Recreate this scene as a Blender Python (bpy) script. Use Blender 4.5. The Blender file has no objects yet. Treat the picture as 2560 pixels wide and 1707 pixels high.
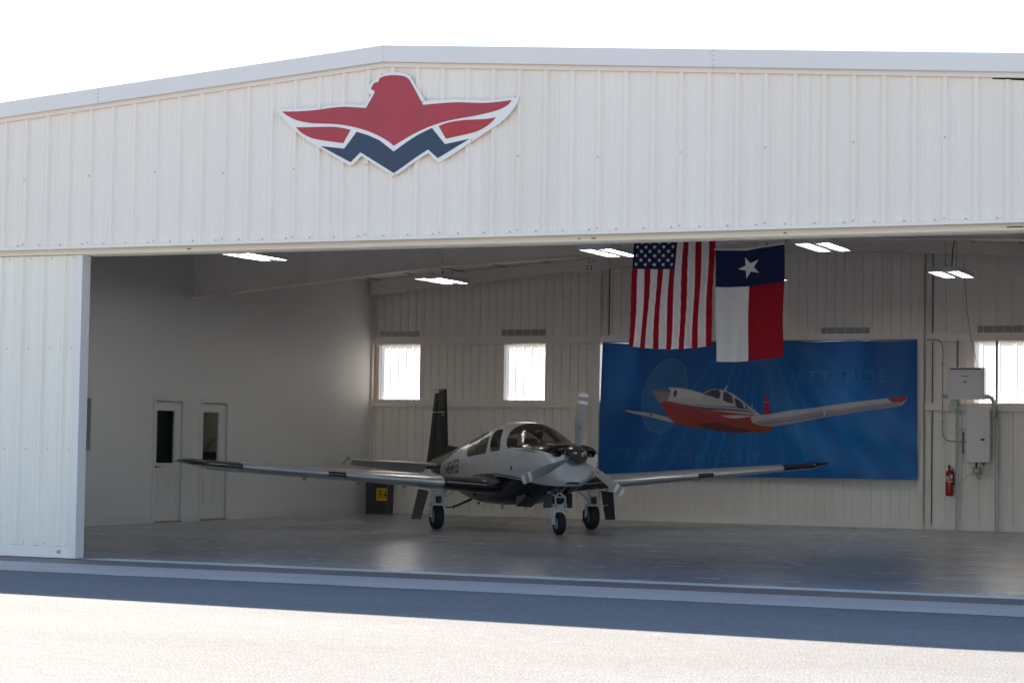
import bpy, bmesh, math, random
from mathutils import Vector, Matrix, noise as mnoise
random.seed(7)
C = bpy.context.scene.collection
sc = bpy.context.scene
R = math.radians

# ------------------------------------------------------------------ camera
cam_d = bpy.data.cameras.new("camera")
cam = bpy.data.objects.new("camera", cam_d); C.objects.link(cam)
sc.camera = cam
CAM = ((0.915494, 0.402034, 0.015482), (0.005413, -0.050788, 0.998695), (-0.402295, 0.914215, 0.048672))
right, up, fwd = [Vector(r) for r in CAM]
m = Matrix.Identity(4)
for i in range(3):
    m[i][0] = right[i]; m[i][1] = up[i]; m[i][2] = -fwd[i]
m.translation = Vector((0, 0, 1.408))
cam.matrix_world = m
cam_d.sensor_width = 36; cam_d.lens = 75.07
cam_d.clip_start = .1; cam_d.clip_end = 3000

# ------------------------------------------------------------------ sky, sun, exposure
SUN = Vector((-1.30, .92, 1.0)).normalized()          # direction towards the sun
el = math.asin(SUN.z); az = math.atan2(SUN.x, SUN.y)   # azimuth clockwise from +y
w = bpy.data.worlds.new("World"); sc.world = w; w.use_nodes = True
nt = w.node_tree; nt.nodes.clear()
sky = nt.nodes.new("ShaderNodeTexSky"); sky.sky_type = 'NISHITA'; sky.sun_disc = False
sky.sun_elevation = el; sky.sun_rotation = az
sky.altitude = 200; sky.air_density = 1.0; sky.dust_density = .7; sky.ozone_density = 2.4
bg = nt.nodes.new("ShaderNodeBackground"); bg.inputs[1].default_value = .06
out = nt.nodes.new("ShaderNodeOutputWorld")
nt.links.new(sky.outputs[0], bg.inputs[0]); nt.links.new(bg.outputs[0], out.inputs[0])
sd = bpy.data.lights.new("sun", 'SUN'); sd.energy = 4.05; sd.angle = R(.53); sd.color = (1, .885, .74)
so = bpy.data.objects.new("sun", sd); C.objects.link(so)
so.rotation_euler = SUN.to_track_quat('Z', 'Y').to_euler()
sc.view_settings.view_transform = 'Standard'; sc.view_settings.look = 'None'
sc.view_settings.gamma = 1; sc.view_settings.use_curve_mapping = False
sc.view_settings.exposure = 2.36
sc.cycles.use_denoising = True
sc.cycles.max_bounces = 10; sc.cycles.diffuse_bounces = 6; sc.cycles.glossy_bounces = 4
sc.cycles.transmission_bounces = 6; sc.cycles.transparent_max_bounces = 8
sc.cycles.sample_clamp_indirect = 6

# ------------------------------------------------------------------ helpers
def tag(o, label=None, cat=None, group=None, kind=None):
    if label: o['label'] = label
    if cat: o['category'] = cat
    if group: o['group'] = group
    if kind: o['kind'] = kind
    return o
def empty(name, loc=(0, 0, 0), rz=0, label=None, cat=None, group=None, kind=None, parent=None):
    o = bpy.data.objects.new(name, None); C.objects.link(o)
    o.location = loc; o.rotation_euler = (0, 0, rz); o.empty_display_size = .2
    if parent: o.parent = parent
    return tag(o, label, cat, group, kind)
class MB:
    def __init__(s): s.v = []; s.f = []
    def add(s, vs, fs):
        n = len(s.v); s.v += [tuple(v) for v in vs]; s.f += [tuple(i + n for i in f) for f in fs]; return s
    def box(s, x0, x1, y0, y1, z0, z1):
        return s.add([(x, y, z) for z in (z0, z1) for y in (y0, y1) for x in (x0, x1)],
                     [(0, 2, 3, 1), (4, 5, 7, 6), (0, 1, 5, 4), (1, 3, 7, 5), (3, 2, 6, 7), (2, 0, 4, 6)])
    def bar(s, a, b, w, h=None, roll=0):
        a = Vector(a); b = Vector(b); h = h or w; d = (b - a).normalized()
        u = d.cross(Vector((0, 0, 1)));
        if u.length < 1e-3: u = Vector((1, 0, 0))
        u.normalize(); t = u.cross(d)
        if roll:
            q = Matrix.Rotation(roll, 3, d); u = q @ u; t = q @ t
        vs = [p + u * i * w / 2 + t * j * h / 2 for p in (a, b) for i, j in ((-1, -1), (1, -1), (1, 1), (-1, 1))]
        return s.add(vs, [(0, 1, 2, 3), (7, 6, 5, 4), (0, 4, 5, 1), (1, 5, 6, 2), (2, 6, 7, 3), (3, 7, 4, 0)])
    def tube(s, pts, r, n=10, cap=True):
        pts = [Vector(p) for p in pts]; rs = r if isinstance(r, (list, tuple)) else [r] * len(pts)
        base = len(s.v); u = None
        for i, p in enumerate(pts):
            d = (pts[min(i + 1, len(pts) - 1)] - pts[max(i - 1, 0)]).normalized()
            if u is None:
                u = d.cross(Vector((0, 0, 1)))
                if u.length < 1e-3: u = Vector((1, 0, 0))
            u = (u - d * u.dot(d)).normalized(); t = d.cross(u)
            for k in range(n):
                a = 2 * math.pi * k / n
                s.v.append(tuple(p + (u * math.cos(a) + t * math.sin(a)) * rs[i]))
        for i in range(len(pts) - 1):
            for k in range(n):
                s.f.append((base + i * n + k, base + i * n + (k + 1) % n, base + (i + 1) * n + (k + 1) % n, base + (i + 1) * n + k))
        if cap:
            s.f.append(tuple(base + k for k in reversed(range(n)))); s.f.append(tuple(base + (len(pts) - 1) * n + k for k in range(n)))
        return s
    def lathe(s, prof, M=None, n=32, cap=True):     # prof: (axial, radius) about local X
        base = len(s.v); M = M or Matrix.Identity(4)
        for a, r in prof:
            for k in range(n):
                t = 2 * math.pi * k / n
                s.v.append(tuple(M @ Vector((a, r * math.cos(t), r * math.sin(t)))))
        for i in range(len(prof) - 1):
            for k in range(n):
                s.f.append((base + i * n + k, base + i * n + (k + 1) % n, base + (i + 1) * n + (k + 1) % n, base + (i + 1) * n + k))
        if cap:
            s.f.append(tuple(base + k for k in reversed(range(n)))); s.f.append(tuple(base + (len(prof) - 1) * n + k for k in range(n)))
        return s
    def prism(s, poly, d0, d1, ax='y'):             # polygon in (x,z) extruded along y (or (y,z) along x, (x,y) along z)
        n = len(poly)
        f = {'y': lambda a, b, d: (a, d, b), 'x': lambda a, b, d: (d, a, b), 'z': lambda a, b, d: (a, b, d)}[ax]
        vs = [f(a, b, d0) for a, b in poly] + [f(a, b, d1) for a, b in poly]
        return s.add(vs, [tuple(range(n)), tuple(reversed(range(n, 2 * n)))] + [(i, i + n, (i + 1) % n + n, (i + 1) % n) for i in range(n)])
    def build(s, name, mt, parent=None, smooth=False, loc=None, fix=True, bevel=0):
        me = bpy.data.meshes.new(name); me.from_pydata(s.v, [], s.f); me.update()
        if fix:
            b = bmesh.new(); b.from_mesh(me); bmesh.ops.recalc_face_normals(b, faces=b.faces[:]); b.to_mesh(me); b.free()
        if mt: me.materials.append(mt)
        if smooth: me.shade_smooth() if smooth is True else None
        o = bpy.data.objects.new(name, me); C.objects.link(o)
        if parent: o.parent = parent
        if loc: o.location = loc
        if bevel:
            md = o.modifiers.new("bevel", 'BEVEL'); md.width = bevel; md.segments = 2; md.limit_method = 'ANGLE'
        if smooth == 'auto':
            for p in me.polygons: p.use_smooth = True
            md = o.modifiers.new("es", 'EDGE_SPLIT'); md.split_angle = R(35)
        return o
def dup(o, parent=None, loc=None):
    c = o.copy(); C.objects.link(c)
    if parent: c.parent = parent
    if loc is not None: c.location = loc
    return c
def copy_tree(o, parent=None):
    c = o.copy(); C.objects.link(c); c.parent = parent
    for ch in [x for x in sc.objects if x.parent == o]: copy_tree(ch, c)
    return c

# ------------------------------------------------------------------ materials
def nodes(name):
    mt = bpy.data.materials.new(name); mt.use_nodes = True
    n = mt.node_tree; b = n.nodes["Principled BSDF"]
    return mt, n, b
def N(n, t, **kw):
    x = n.nodes.new("ShaderNode" + t)
    for k, v in kw.items(): setattr(x, k, v)
    return x
def noise(n, scale, detail=4, rough=.6, stretch=(1, 1, 1), coord='Object', dim='3D'):
    tc = N(n, "TexCoord"); mp = N(n, "Mapping"); mp.inputs['Scale'].default_value = stretch
    tx = N(n, "TexNoise"); tx.inputs['Scale'].default_value = scale; tx.inputs['Detail'].default_value = detail
    tx.inputs['Roughness'].default_value = rough
    n.links.new(tc.outputs[coord], mp.inputs[0]); n.links.new(mp.outputs[0], tx.inputs[0])
    return tx.outputs['Fac']
def ramp(n, fac, stops):
    r = N(n, "ValToRGB"); n.links.new(fac, r.inputs[0])
    e = r.color_ramp.elements
    while len(e) < len(stops): e.new(.5)
    for i, (p, c) in enumerate(stops):
        e[i].position = p; e[i].color = (c[0], c[1], c[2], 1) if hasattr(c, '__len__') else (c, c, c, 1)
    return r.outputs[0]
def mix(n, a, b, fac, blend='MIX'):
    x = N(n, "Mix", data_type='RGBA', blend_type=blend)
    for s_, v in ((0, fac), (6, a), (7, b)):
        if hasattr(v, 'is_linked') or hasattr(v, 'links'): n.links.new(v, x.inputs[s_])
        elif hasattr(v, '__len__'): x.inputs[s_].default_value = (v[0], v[1], v[2], 1)
        else: x.inputs[s_].default_value = v
    return x.outputs[2]
def bump(n, b, h, strength, dist):
    x = N(n, "Bump"); x.inputs['Strength'].default_value = strength; x.inputs['Distance'].default_value = dist
    n.links.new(h, x.inputs['Height']); n.links.new(x.outputs[0], b.inputs['Normal'])
def M_(name, col, rough=.5, metal=0., var=.12, vs=3., stretch=(1, 1, 1), bp=None, coat=0, emit=None, coord='Object', spec=None):
    mt, n, b = nodes(name)
    f = noise(n, vs, 5, .6, stretch, coord)
    lo = [c * (1 - var) for c in col]; hi = [min(1, c * (1 + var)) for c in col]
    n.links.new(ramp(n, f, [(.3, lo), (.7, hi)]), b.inputs['Base Color'])
    rr = ramp(n, f, [(.3, rough * .9), (.7, min(1, rough * 1.12))]); n.links.new(rr, b.inputs['Roughness'])
    b.inputs['Metallic'].default_value = metal
    if spec is not None: b.inputs['Specular IOR Level'].default_value = spec
    if coat: b.inputs['Coat Weight'].default_value = coat; b.inputs['Coat Roughness'].default_value = .06
    if bp: bump(n, b, noise(n, bp[0], 3, .6, stretch, coord), bp[1], bp[2])
    if emit: b.inputs['Emission Color'].default_value = (*emit[0], 1); b.inputs['Emission Strength'].default_value = emit[1]
    return mt
mw = {}
mw['siding'] = M_("white_siding", (.96, .82, .69), .42, var=.015, vs=2.5, stretch=(6, 1, .25), bp=(1.6, .08, .02))
mw['door_siding'] = M_("door_siding", (.98, .85, .71), .45, var=.04, vs=2.5, stretch=(5, 1, .3), bp=(1.4, .12, .02))
mw['trim'] = M_("white_trim", (.87, .765, .68), .38, var=.02, vs=.8, bp=(.5, .15, .03))
mw['tantrim'] = M_("header_steel", (.95, .84, .70), .5, var=.06, vs=3, stretch=(.4, 8, 8))
mw['liner'] = M_("liner_sheet", (.95, .89, .835), .45, var=.03, vs=2, stretch=(5, 1, .4))
mw['primer'] = M_("frame_paint", (.88, .82, .76), .5, var=.05, vs=2)
mw['insul'] = M_("roof_insulation_facing", (.82, .77, .72), .55, var=.06, vs=1.5, bp=(1.2, .3, .05))
mw['drywall'] = M_("painted_drywall", (.66, .65, .64), .5, var=.025, vs=1.1, bp=(26, .25, .01), spec=.4)
mw['base'] = M_("baseboard", (.62, .615, .61), .4, var=.02)
mw['dark'] = M_("dark_void", (.02, .02, .02), .8)
mw['black'] = M_("black_rubber", (.018, .018, .02), .55, var=.3, vs=8)
mw['galv'] = M_("galvanised_steel", (.42, .43, .44), .42, .7, var=.15, vs=14)
mw['elec'] = M_("electrical_box_paint", (.76, .74, .75), .4, var=.04, vs=5)
mw['red'] = M_("extinguisher_red", (.42, .012, .02), .25, coat=.5, var=.05)
mw['white'] = M_("white_plain", (.75, .75, .75), .45, var=.02)
mw['screw'] = M_("screw_steel", (.50, .50, .51), .45, .3)
mw['yellow'] = M_("yellow_sign", (.75, .42, .01), .5, var=.05)
mw['bin'] = M_("bin_plastic", (.045, .045, .055), .5, var=.1)
mw['sign_white'] = M_("sign_white", (.93, .83, .75), .35, var=.02, vs=2)
mw['sign_red'] = M_("sign_red", (.47, .042, .055), .45, var=.07, vs=2.2)
mw['sign_red2'] = M_("sign_red_bright", (.50, .03, .035), .4, var=.07, vs=2.5)
mw['sign_navy'] = M_("sign_navy", (.03, .048, .085), .4, var=.08, vs=3)
mw['brass'] = M_("aged_brass", (.18, .14, .07), .35, .9)
mw['wood'] = M_("dark_wood", (.09, .035, .025), .45, var=.2, stretch=(1, 8, 8))
mw['sill'] = M_("door_sill_wood", (.30, .20, .13), .6, var=.1)
mw['paper'] = M_("paper", (.75, .75, .66), .8, var=.02)
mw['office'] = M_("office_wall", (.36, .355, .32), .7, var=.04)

for k in ('siding', 'door_siding', 'liner'):       # small sheet to sheet tint differences
    mt = mw[k]; n = mt.node_tree; b = n.nodes["Principled BSDF"]; l = b.inputs['Base Color'].links[0].from_socket
    oi = N(n, "ObjectInfo"); n.links.new(mix(n, l, ramp(n, oi.outputs['Random'], [(0, (.965, .96, .95)), (1, (1, 1, 1))]), 1, 'MULTIPLY'), b.inputs['Base Color'])
def glass_mat(name, tint, gloss=.12, rough=.10):
    mt = bpy.data.materials.new(name); mt.use_nodes = True; n = mt.node_tree; n.nodes.clear()
    o = N(n, "OutputMaterial"); t = N(n, "BsdfTransparent"); t.inputs[0].default_value = (*tint, 1)
    g = N(n, "BsdfGlossy"); g.inputs['Roughness'].default_value = rough; g.inputs[0].default_value = (.9, .9, .9, 1)
    lw = N(n, "LayerWeight"); lw.inputs[0].default_value = .5
    p5 = N(n, "Math", operation='POWER'); n.links.new(lw.outputs['Facing'], p5.inputs[0]); p5.inputs[1].default_value = 5.0
    fr = N(n, "Math", operation='MULTIPLY_ADD'); n.links.new(p5.outputs[0], fr.inputs[0]); fr.inputs[1].default_value = .6; fr.inputs[2].default_value = .03
    mx = N(n, "MixShader"); n.links.new(fr.outputs[0], mx.inputs[0]); n.links.new(t.outputs[0], mx.inputs[1]); n.links.new(g.outputs[0], mx.inputs[2])
    n.links.new(mx.outputs[0], o.inputs[0]); return mt
mw['cabin_glass'] = glass_mat("tinted_cabin_glass", (.66, .62, .57))
mw['pane'] = glass_mat("door_glass", (.62, .68, .64))
def translucent_mat():
    mt = bpy.data.materials.new("fibreglass_panel"); mt.use_nodes = True; n = mt.node_tree; n.nodes.clear()
    o = N(n, "OutputMaterial"); t = N(n, "BsdfTranslucent"); t.inputs[0].default_value = (.97, .97, .96, 1)
    d = N(n, "BsdfDiffuse"); d.inputs[0].default_value = (.8, .8, .77, 1)
    f = noise(n, 3, 3, .5, (6, 1, .4)); col = ramp(n, f, [(.3, (.95, .95, .93)), (.7, (1, 1, .99))]); n.links.new(col, t.inputs[0])
    mx = N(n, "MixShader"); mx.inputs[0].default_value = .48
    n.links.new(t.outputs[0], mx.inputs[1]); n.links.new(d.outputs[0], mx.inputs[2]); n.links.new(mx.outputs[0], o.inputs[0]); return mt
mw['frp'] = translucent_mat()
def cloth_mat(name, attr, rough=.85, trans=.15, wrinkle=None, sheen=0):
    mt, n, b = nodes(name)
    a = N(n, "Attribute"); a.attribute_name = attr
    f = noise(n, 60, 3, .6); c = mix(n, a.outputs['Color'], ramp(n, f, [(.3, .9), (.7, 1.0)]), 1.0, 'MULTIPLY')
    n.links.new(c, b.inputs['Base Color']); b.inputs['Roughness'].default_value = rough
    t = N(n, "BsdfTranslucent"); n.links.new(c, t.inputs[0])
    mx = N(n, "MixShader"); mx.inputs[0].default_value = trans
    n.links.new(b.outputs[0], mx.inputs[1]); n.links.new(t.outputs[0], mx.inputs[2])
    n.links.new(mx.outputs[0], n.nodes["Material Output"].inputs[0])
    if wrinkle: bump(n, b, noise(n, wrinkle[0], 3, .55, wrinkle[3]), wrinkle[1], wrinkle[2])
    return mt
mw['flag'] = cloth_mat("flag_nylon", "print", .8, .30, (7, .35, .03, (1, 1, .35)))
mw['vinyl'] = cloth_mat("banner_vinyl", "print", .48, .04, (1.6, .25, .05, (1, 1, .3)))

# ground
def apron_mat():
    mt, n, b = nodes("chip_seal_apron")
    fine = noise(n, 55, 2, .8); mid = noise(n, 7, 4, .7); big = noise(n, .35, 4, .6, (.5, 1.6, 1)); spots = noise(n, 130, 0, .5)
    c = ramp(n, fine, [(.30, (.10, .10, .10)), (.5, (.215, .218, .222)), (.72, (.345, .348, .352))])
    c = mix(n, c, ramp(n, mid, [(.3, .86), (.7, 1.06)]), 1, 'MULTIPLY')
    c = mix(n, c, ramp(n, big, [(.3, .90), (.7, 1.05)]), 1, 'MULTIPLY')
    c = mix(n, c, (.09, .08, .07), ramp(n, noise(n, 9, 1, .3), [(.80, 0.), (.83, .9)]))
    n.links.new(c, b.inputs['Base Color']); b.inputs['Roughness'].default_value = .95; b.inputs['Specular IOR Level'].default_value = .08
    bump(n, b, fine, .5, .006); return mt
mw['apron'] = apron_mat()
def conc_mat(name, lo, hi, rough=.7, s=3):
    mt, n, b = nodes(name)
    f = noise(n, s, 6, .7, (.35, 1.5, 1)); g = noise(n, 45, 2, .7)
    c = ramp(n, f, [(.3, lo), (.7, hi)]); c = mix(n, c, ramp(n, g, [(.3, .88), (.7, 1.08)]), 1, 'MULTIPLY')
    n.links.new(c, b.inputs['Base Color']); b.inputs['Roughness'].default_value = rough
    bump(n, b, g, .3, .003); return mt
mw['conc'] = conc_mat("concrete_strip", (.46, .42, .395), (.58, .535, .50))
mw['conc2'] = conc_mat("threshold_concrete", (.45, .47, .50), (.58, .60, .63), .35)
mw['slab'] = [conc_mat("dark_slab_%s" % k, tuple(c * .85 for c in a), tuple(c * 1.05 for c in a), .65) for k, a in (("a", (.22, .18, .175)), ("b", (.255, .21, .20)), ("c", (.235, .205, .205)))]
mw['rail'] = M_("worn_rail_steel", (.50, .52, .56), .33, .85, var=.1, stretch=(.3, 6, 6))
def floor_mat():
    mt, n, b = nodes("polished_hangar_floor")
    f = noise(n, .55, 6, .65, (.7, 1.3, 1)); g = noise(n, 3.2, 5, .7, (.45, 1.4, 1))
    c = ramp(n, f, [(.3, (.28, .295, .32)), (.5, (.33, .35, .38)), (.7, (.375, .395, .425))])
    c = mix(n, c, ramp(n, g, [(.25, .90), (.55, 1.0), (.8, 1.05)]), 1, 'MULTIPLY')
    n.links.new(c, b.inputs['Base Color'])
    n.links.new(ramp(n, g, [(.25, .18), (.75, .30)]), b.inputs['Roughness'])
    b.inputs['Specular IOR Level'].default_value = .6
    bump(n, b, noise(n, 1.3, 5, .55, (.6, 1.5, 1)), .07, .012); return mt
mw['floor'] = floor_mat()

# ------------------------------------------------------------------ ground
YF, YB, XL, XA, ZA, SL = 20.82, 38.89, -20.215, -10.717, 5.778, .0727
RB = .3048; X0 = -15.814
def roofz(x): return ZA - SL * abs(x - XA)
def ceilz(x): return 5.44 - .075 * abs(x - XA)

g = MB()
g.add([(-900, -900, 0), (900, -900, 0), (900, 18.75, 0), (-900, 18.75, 0)], [(0, 1, 2, 3)])
g.add([(-900, 39.3, 0), (900, 39.3, 0), (900, 900, 0), (-900, 900, 0)], [(0, 1, 2, 3)])
g.add([(-900, 18.75, 0), (-26, 18.75, 0), (-26, 39.3, 0), (-900, 39.3, 0)], [(0, 1, 2, 3)])
g.add([(5, 18.75, 0), (900, 18.75, 0), (900, 39.3, 0), (5, 39.3, 0)], [(0, 1, 2, 3)])
tag(g.build("apron_ground", mw['apron'], fix=False), kind='structure')
# light concrete strip with a ragged asphalt edge
pts = []; n = 420
for i in range(n + 1):
    x = -26 + 31 * i / n
    pts.append((x, 18.72 + .05 * mnoise.noise(Vector((x * 1.3, 0, 0))) + .025 * mnoise.noise(Vector((x * 9, 3, 0)))))
cs = MB(); vs = [(x, y, .004) for x, y in pts] + [(x, 20.12, .004) for x, y in pts]
cs.add(vs, [(i, i + 1, i + 2 + n, i + 1 + n) for i in range(n)])
tag(cs.build("concrete_strip", mw['conc'], fix=False), kind='structure')
under = MB().add([(-26, 18.6, -.02), (5, 18.6, -.02), (5, 39.4, -.02), (-26, 39.4, -.02)], [(0, 1, 2, 3)])
tag(under.build("foundation_slab", mw['slab'][0], fix=False), kind='structure')
st = empty("paved_drain_strip", (0, 0, 0), kind='structure')
x = -26.0; k = 0
while x < 5:
    wd = 1.36
    b = MB().box(.004, wd - .004, 0, .83, -.02, .004 + .002 * random.random())
    b.build("paving_slab", mw['slab'][[0, 1, 2, 1, 0, 2, 0][k % 7]], st, loc=(x, 20.125, 0)); x += wd; k += 1
rl = empty("door_track", (0, 0, 0), kind='structure')
MB().box(-26, 5, 20.96, 21.31, -.02, .003).build("track_bed", mw['conc2'], rl)
for yy in (21.01, 21.11, 21.21):
    MB().box(-26, 5, yy, yy + .035, .0035, .011).build("rail", mw['rail'], rl)
tag(MB().box(XL - .1, 1.6, 21.315, YB + .1, -.02, .002).build("hangar_floor", mw['floor']), kind='structure')
# faint saw joints in the floor
jf = bpy.data.objects["hangar_floor"]

# ------------------------------------------------------------------ hangar
H = empty("hangar", (XA, YF, 0), label="white metal hangar with ribbed siding and low gable standing open", cat="hangar")
HI = Matrix.Translation((-XA, -YF, 0))
def hp(mb, name, mt, parent=None, **kw):            # part of the hangar, given in world coordinates
    mb.v = [(v[0] - XA, v[1] - YF, v[2]) for v in mb.v]
    return mb.build(name, mt, parent or H, **kw)
def pbr_profile(n_ribs, depth=.032):
    P = [];
    for i in range(n_ribs):
        c = i * RB
        P += [(c - RB / 2, 0), (c - .035, 0), (c - .017, depth), (c + .017, depth), (c + .035, 0)]
        for q in (RB / 3, RB * 2 / 3 - .003):
            if c + q < c + RB / 2: P += [(c + q - .018, 0), (c + q - .010, .0035), (c + q + .010, .0035), (c + q + .018, 0)]
        P.append((c + RB / 2, 0))
        # second minor rib falls before the next rib
    # rebuild minor ribs symmetric about each bay
    P = []
    for i in range(n_ribs):
        c = i * RB
        for q in (-.108, -.062):
            P += [(c + q - .012, 0), (c + q - .006, .004), (c + q + .006, .004), (c + q + .012, 0)]
        P += [(c - .036, 0), (c - .018, depth), (c + .018, depth), (c + .036, 0)]
        for q in (.062 + .002, .108 + .002):
            P += [(c + q - .012, 0), (c + q - .006, .004), (c + q + .006, .004), (c + q + .012, 0)]
    P = [(-RB / 2, 0)] + P + [((n_ribs - .5) * RB, 0)]
    return sorted(P)
def sheet(prof, x0, y, z0, ztop, out=-1, step=None):
    """ribbed sheet: profile (dx, depth) at x0, from z0 up to ztop(x)"""
    mb = MB(); vs = []
    for dx, d in prof:
        x = x0 + dx; yy = y + out * d
        vs += [(x, yy, z0), (x, yy, ztop(x) if callable(ztop) else ztop)]
    mb.add(vs, [(2 * i, 2 * i + 2, 2 * i + 3, 2 * i + 1) for i in range(len(prof) - 1)])
    return mb
front = empty("front_wall", (0, 0, 0), parent=H)
p3 = pbr_profile(3)
i = -24
while i < 55:
    xs = X0 + i * RB
    jit = random.uniform(-.0025, .0025)
    dip = .0
    def zt(x, i=i):
        base = roofz(x) - .215
        if i >= 36: base -= max(0, min(.035, (x - (X0 + 36.6 * RB)) * .03)) + (.012 if i == 39 else 0)
        return base
    hp(sheet(p3, xs, YF + jit, 3.655, zt, -1), "siding_panel", mw['siding'], front, fix=False)
    i += 3
# screws: a few rows of hex heads joined into one part
sb = MB()
for k in range(-24, 57):
    xx = X0 + k * RB
    rows = [(xx, roofz(xx) - .222, .036), (xx - .1, 3.69, .004)]
    if k % 3 == 1: rows += [(xx, 4.45 + .06 * ((k * 7) % 5) / 5, .036), (xx, 3.70, .036)]
    for a, zz, d in rows:
        sb.lathe([(0, .010), (.007, .010), (.009, .006)], Matrix.Translation((a, YF - d, zz)) @ Matrix.Rotation(-math.pi / 2, 4, 'Z'), 6)
o = hp(sb, "screw_heads", mw['screw'], front); tag(o, kind='stuff')
# black sheet painting in the shade of the gap under the lifted trim
hp(MB().prism([(-23, 3.8), (1.5, 3.8), (1.5, roofz(1.5) - .1), (XA, ZA - .1), (-23, roofz(-23) - .1)], YF + .05, YF + .09), "gap_shade_sheet", mw['dark'], front)
# rake trim in lengths with laps
segs = [-23.3, -20.57, -14.475, XA, -6.935, -.84, 1.9]
for a, b in zip(segs, segs[1:]):
    lap = .02 if b not in (XA,) else 0
    y1 = YF - .105 - (.003 if a in (-14.475, -6.935) else 0)
    poly = [(a, roofz(a) - .185), (b, roofz(b) - .185), (b, roofz(b)), (a, roofz(a))]
    hp(MB().prism(poly, y1, YF + .02), "rake_trim", mw['trim'], front, bevel=.006)
    poly = [(a + .001, roofz(a) - .232), (b - .001, roofz(b) - .232), (b - .001, roofz(b) - .1853), (a + .001, roofz(a) - .1853)]
    hp(MB().prism(poly, YF - .046, YF + .01), "trim_flange", mw['trim'], front)
for a in (-14.475, -6.935):
    zz = roofz(a)
    b = MB()
    for q in (.02, .07, .12, .165): b.lathe([(0, .007), (.006, .007), (.008, .004)], Matrix.Translation((a + .03, YF - .108, zz - q)) @ Matrix.Rotation(-math.pi / 2, 4, 'Z'), 6)
    tag(hp(b, "seam_screws", mw['screw'], front), kind='stuff')
# bottom drip trim and header beam with door tracks
hp(MB().box(-23.2, 1.7, YF - .058, YF - .002, 3.632, 3.668), "drip_trim", mw['siding'], front, bevel=.004)
hb = MB().box(-23.2, 1.7, YF + .085, YF + .40, 3.578, 3.84)
hdr = hp(hb, "header_beam", mw['tantrim'], H)
for yy in (.13, .22, .31):
    hp(MB().box(-23.2, 1.7, YF + yy, YF + yy + .045, 3.570, 3.5778), "door_track_lip", mw['tantrim'], hdr).matrix_parent_inverse = Matrix.Identity(4)
hp(MB().box(-23.2, 1.7, YF + .02, YF + .08, 3.66, 3.84), "soffit_void", mw['tantrim'], front)
# rust marks under the header: thin scabs of scale
rb = MB()
for a, l in ((-3.95, .16), (-8.3, .05), (-8.45, .02), (-13.3, .05), (-6.2, .03)):
    rb.box(a, a + l, YF + .080, YF + .0845, 3.60, 3.612)
tag(hp(rb, "rust_scale", M_("rust", (.16, .10, .07), .9, var=.3), hdr), kind="stuff")
# left sliding door leaf
lf = empty("sliding_door", (0, 0, 0), parent=H)
prof = pbr_profile(3)
def leafpanel(x0, n, z0, z1, w=None):
    P = pbr_profile(n); 
    hp(sheet(P, x0, YF + .075, z0, z1, -1), "door_panel", mw['door_siding'], lf, fix=False)
leafx = -14.80
spots = [-14.99 - RB * 1.0 * k for k in range(0, 28)]
for k in range(0, 9):
    leafpanel(-14.80 - RB / 2 - RB * 2 - .02 - .9144 * k, 3, .155, 3.565)
b = MB()
for k in range(0, 27):
    a = -14.80 - .06 - RB * k
    for zz in (.18, 1.28, 2.47, 3.54): b.lathe([(0, .009), (.006, .009), (.008, .005)], Matrix.Translation((a, YF + .073, zz)) @ Matrix.Rotation(-math.pi / 2, 4, 'Z'), 6)
tag(hp(b, "door_screws", mw['screw'], lf), kind='stuff')
hp(MB().box(-14.80, -14.712, YF + .045, YF + .2178, .012, 3.569), "edge_post", mw['trim'], lf, bevel=.006)
hp(MB().box(-23.0, -14.802, YF + .055, YF + .20, .012, .152), "bottom_rail", mw['door_siding'], lf, bevel=.004)
hp(MB().box(-15.00, -14.90, YF + .050, YF + .0545, .02, .148), "roller_plate", mw['door_siding'], lf)
hp(MB().lathe([(0, .022), (.012, .022), (.016, .012)], Matrix.Translation((-14.945, YF + .0495, .09)) @ Matrix.Rotation(-math.pi / 2, 4, 'Z'), 14), "roller_bolt", mw['galv'], lf)
hp(MB().box(-23.0, -14.802, YF + .08, YF + .19, .153, 3.565), "door_core", mw['primer'], lf)
# right door leaves parked past the frame
hp(MB().box(-1.2, 1.6, YF + .08, YF + .22, .012, 3.569), "parked_door", mw['door_siding'], H)

# roof, gables, side and rear walls
rf = MB().prism([(-23.3, roofz(-23.3) - .07), (XA, ZA - .07), (1.9, roofz(1.9) - .07), (1.9, roofz(1.9) - .005), (XA, ZA - .005), (-23.3, roofz(-23.3) - .005)], YF + .021, YB + .35)
hp(rf, "roof", mw['siding'])
cl = MB().prism([(-23.1, ceilz(-23.1)), (XA, ceilz(XA)), (1.6, ceilz(1.6)), (1.6, ceilz(1.6) + .02), (XA, ceilz(XA) + .02), (-23.1, ceilz(-23.1) + .02)], YF + .1, YB + .05)
hp(cl, "roof_insulation", mw['insul'])
hp(MB().box(1.6, 1.7, YF + .03, YB + .3, 0, roofz(1.7) - .08), "right_wall", mw['liner'])
wy0, wy1, wz0, wz1 = 33.9, 35.6, .9, 2.1  # unseen opening added so sun and sky light the office
b = MB().box(-23.2, -23.1, YF + .03, wy0, 0, roofz(-23.2) - .08).box(-23.2, -23.1, wy1, YB + .3, 0, roofz(-23.2) - .08)
b.box(-23.2, -23.1, wy0, wy1, 0, wz0).box(-23.2, -23.1, wy0, wy1, wz1, roofz(-23.2) - .08)
hp(b, "left_wall", mw['siding'])
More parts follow.
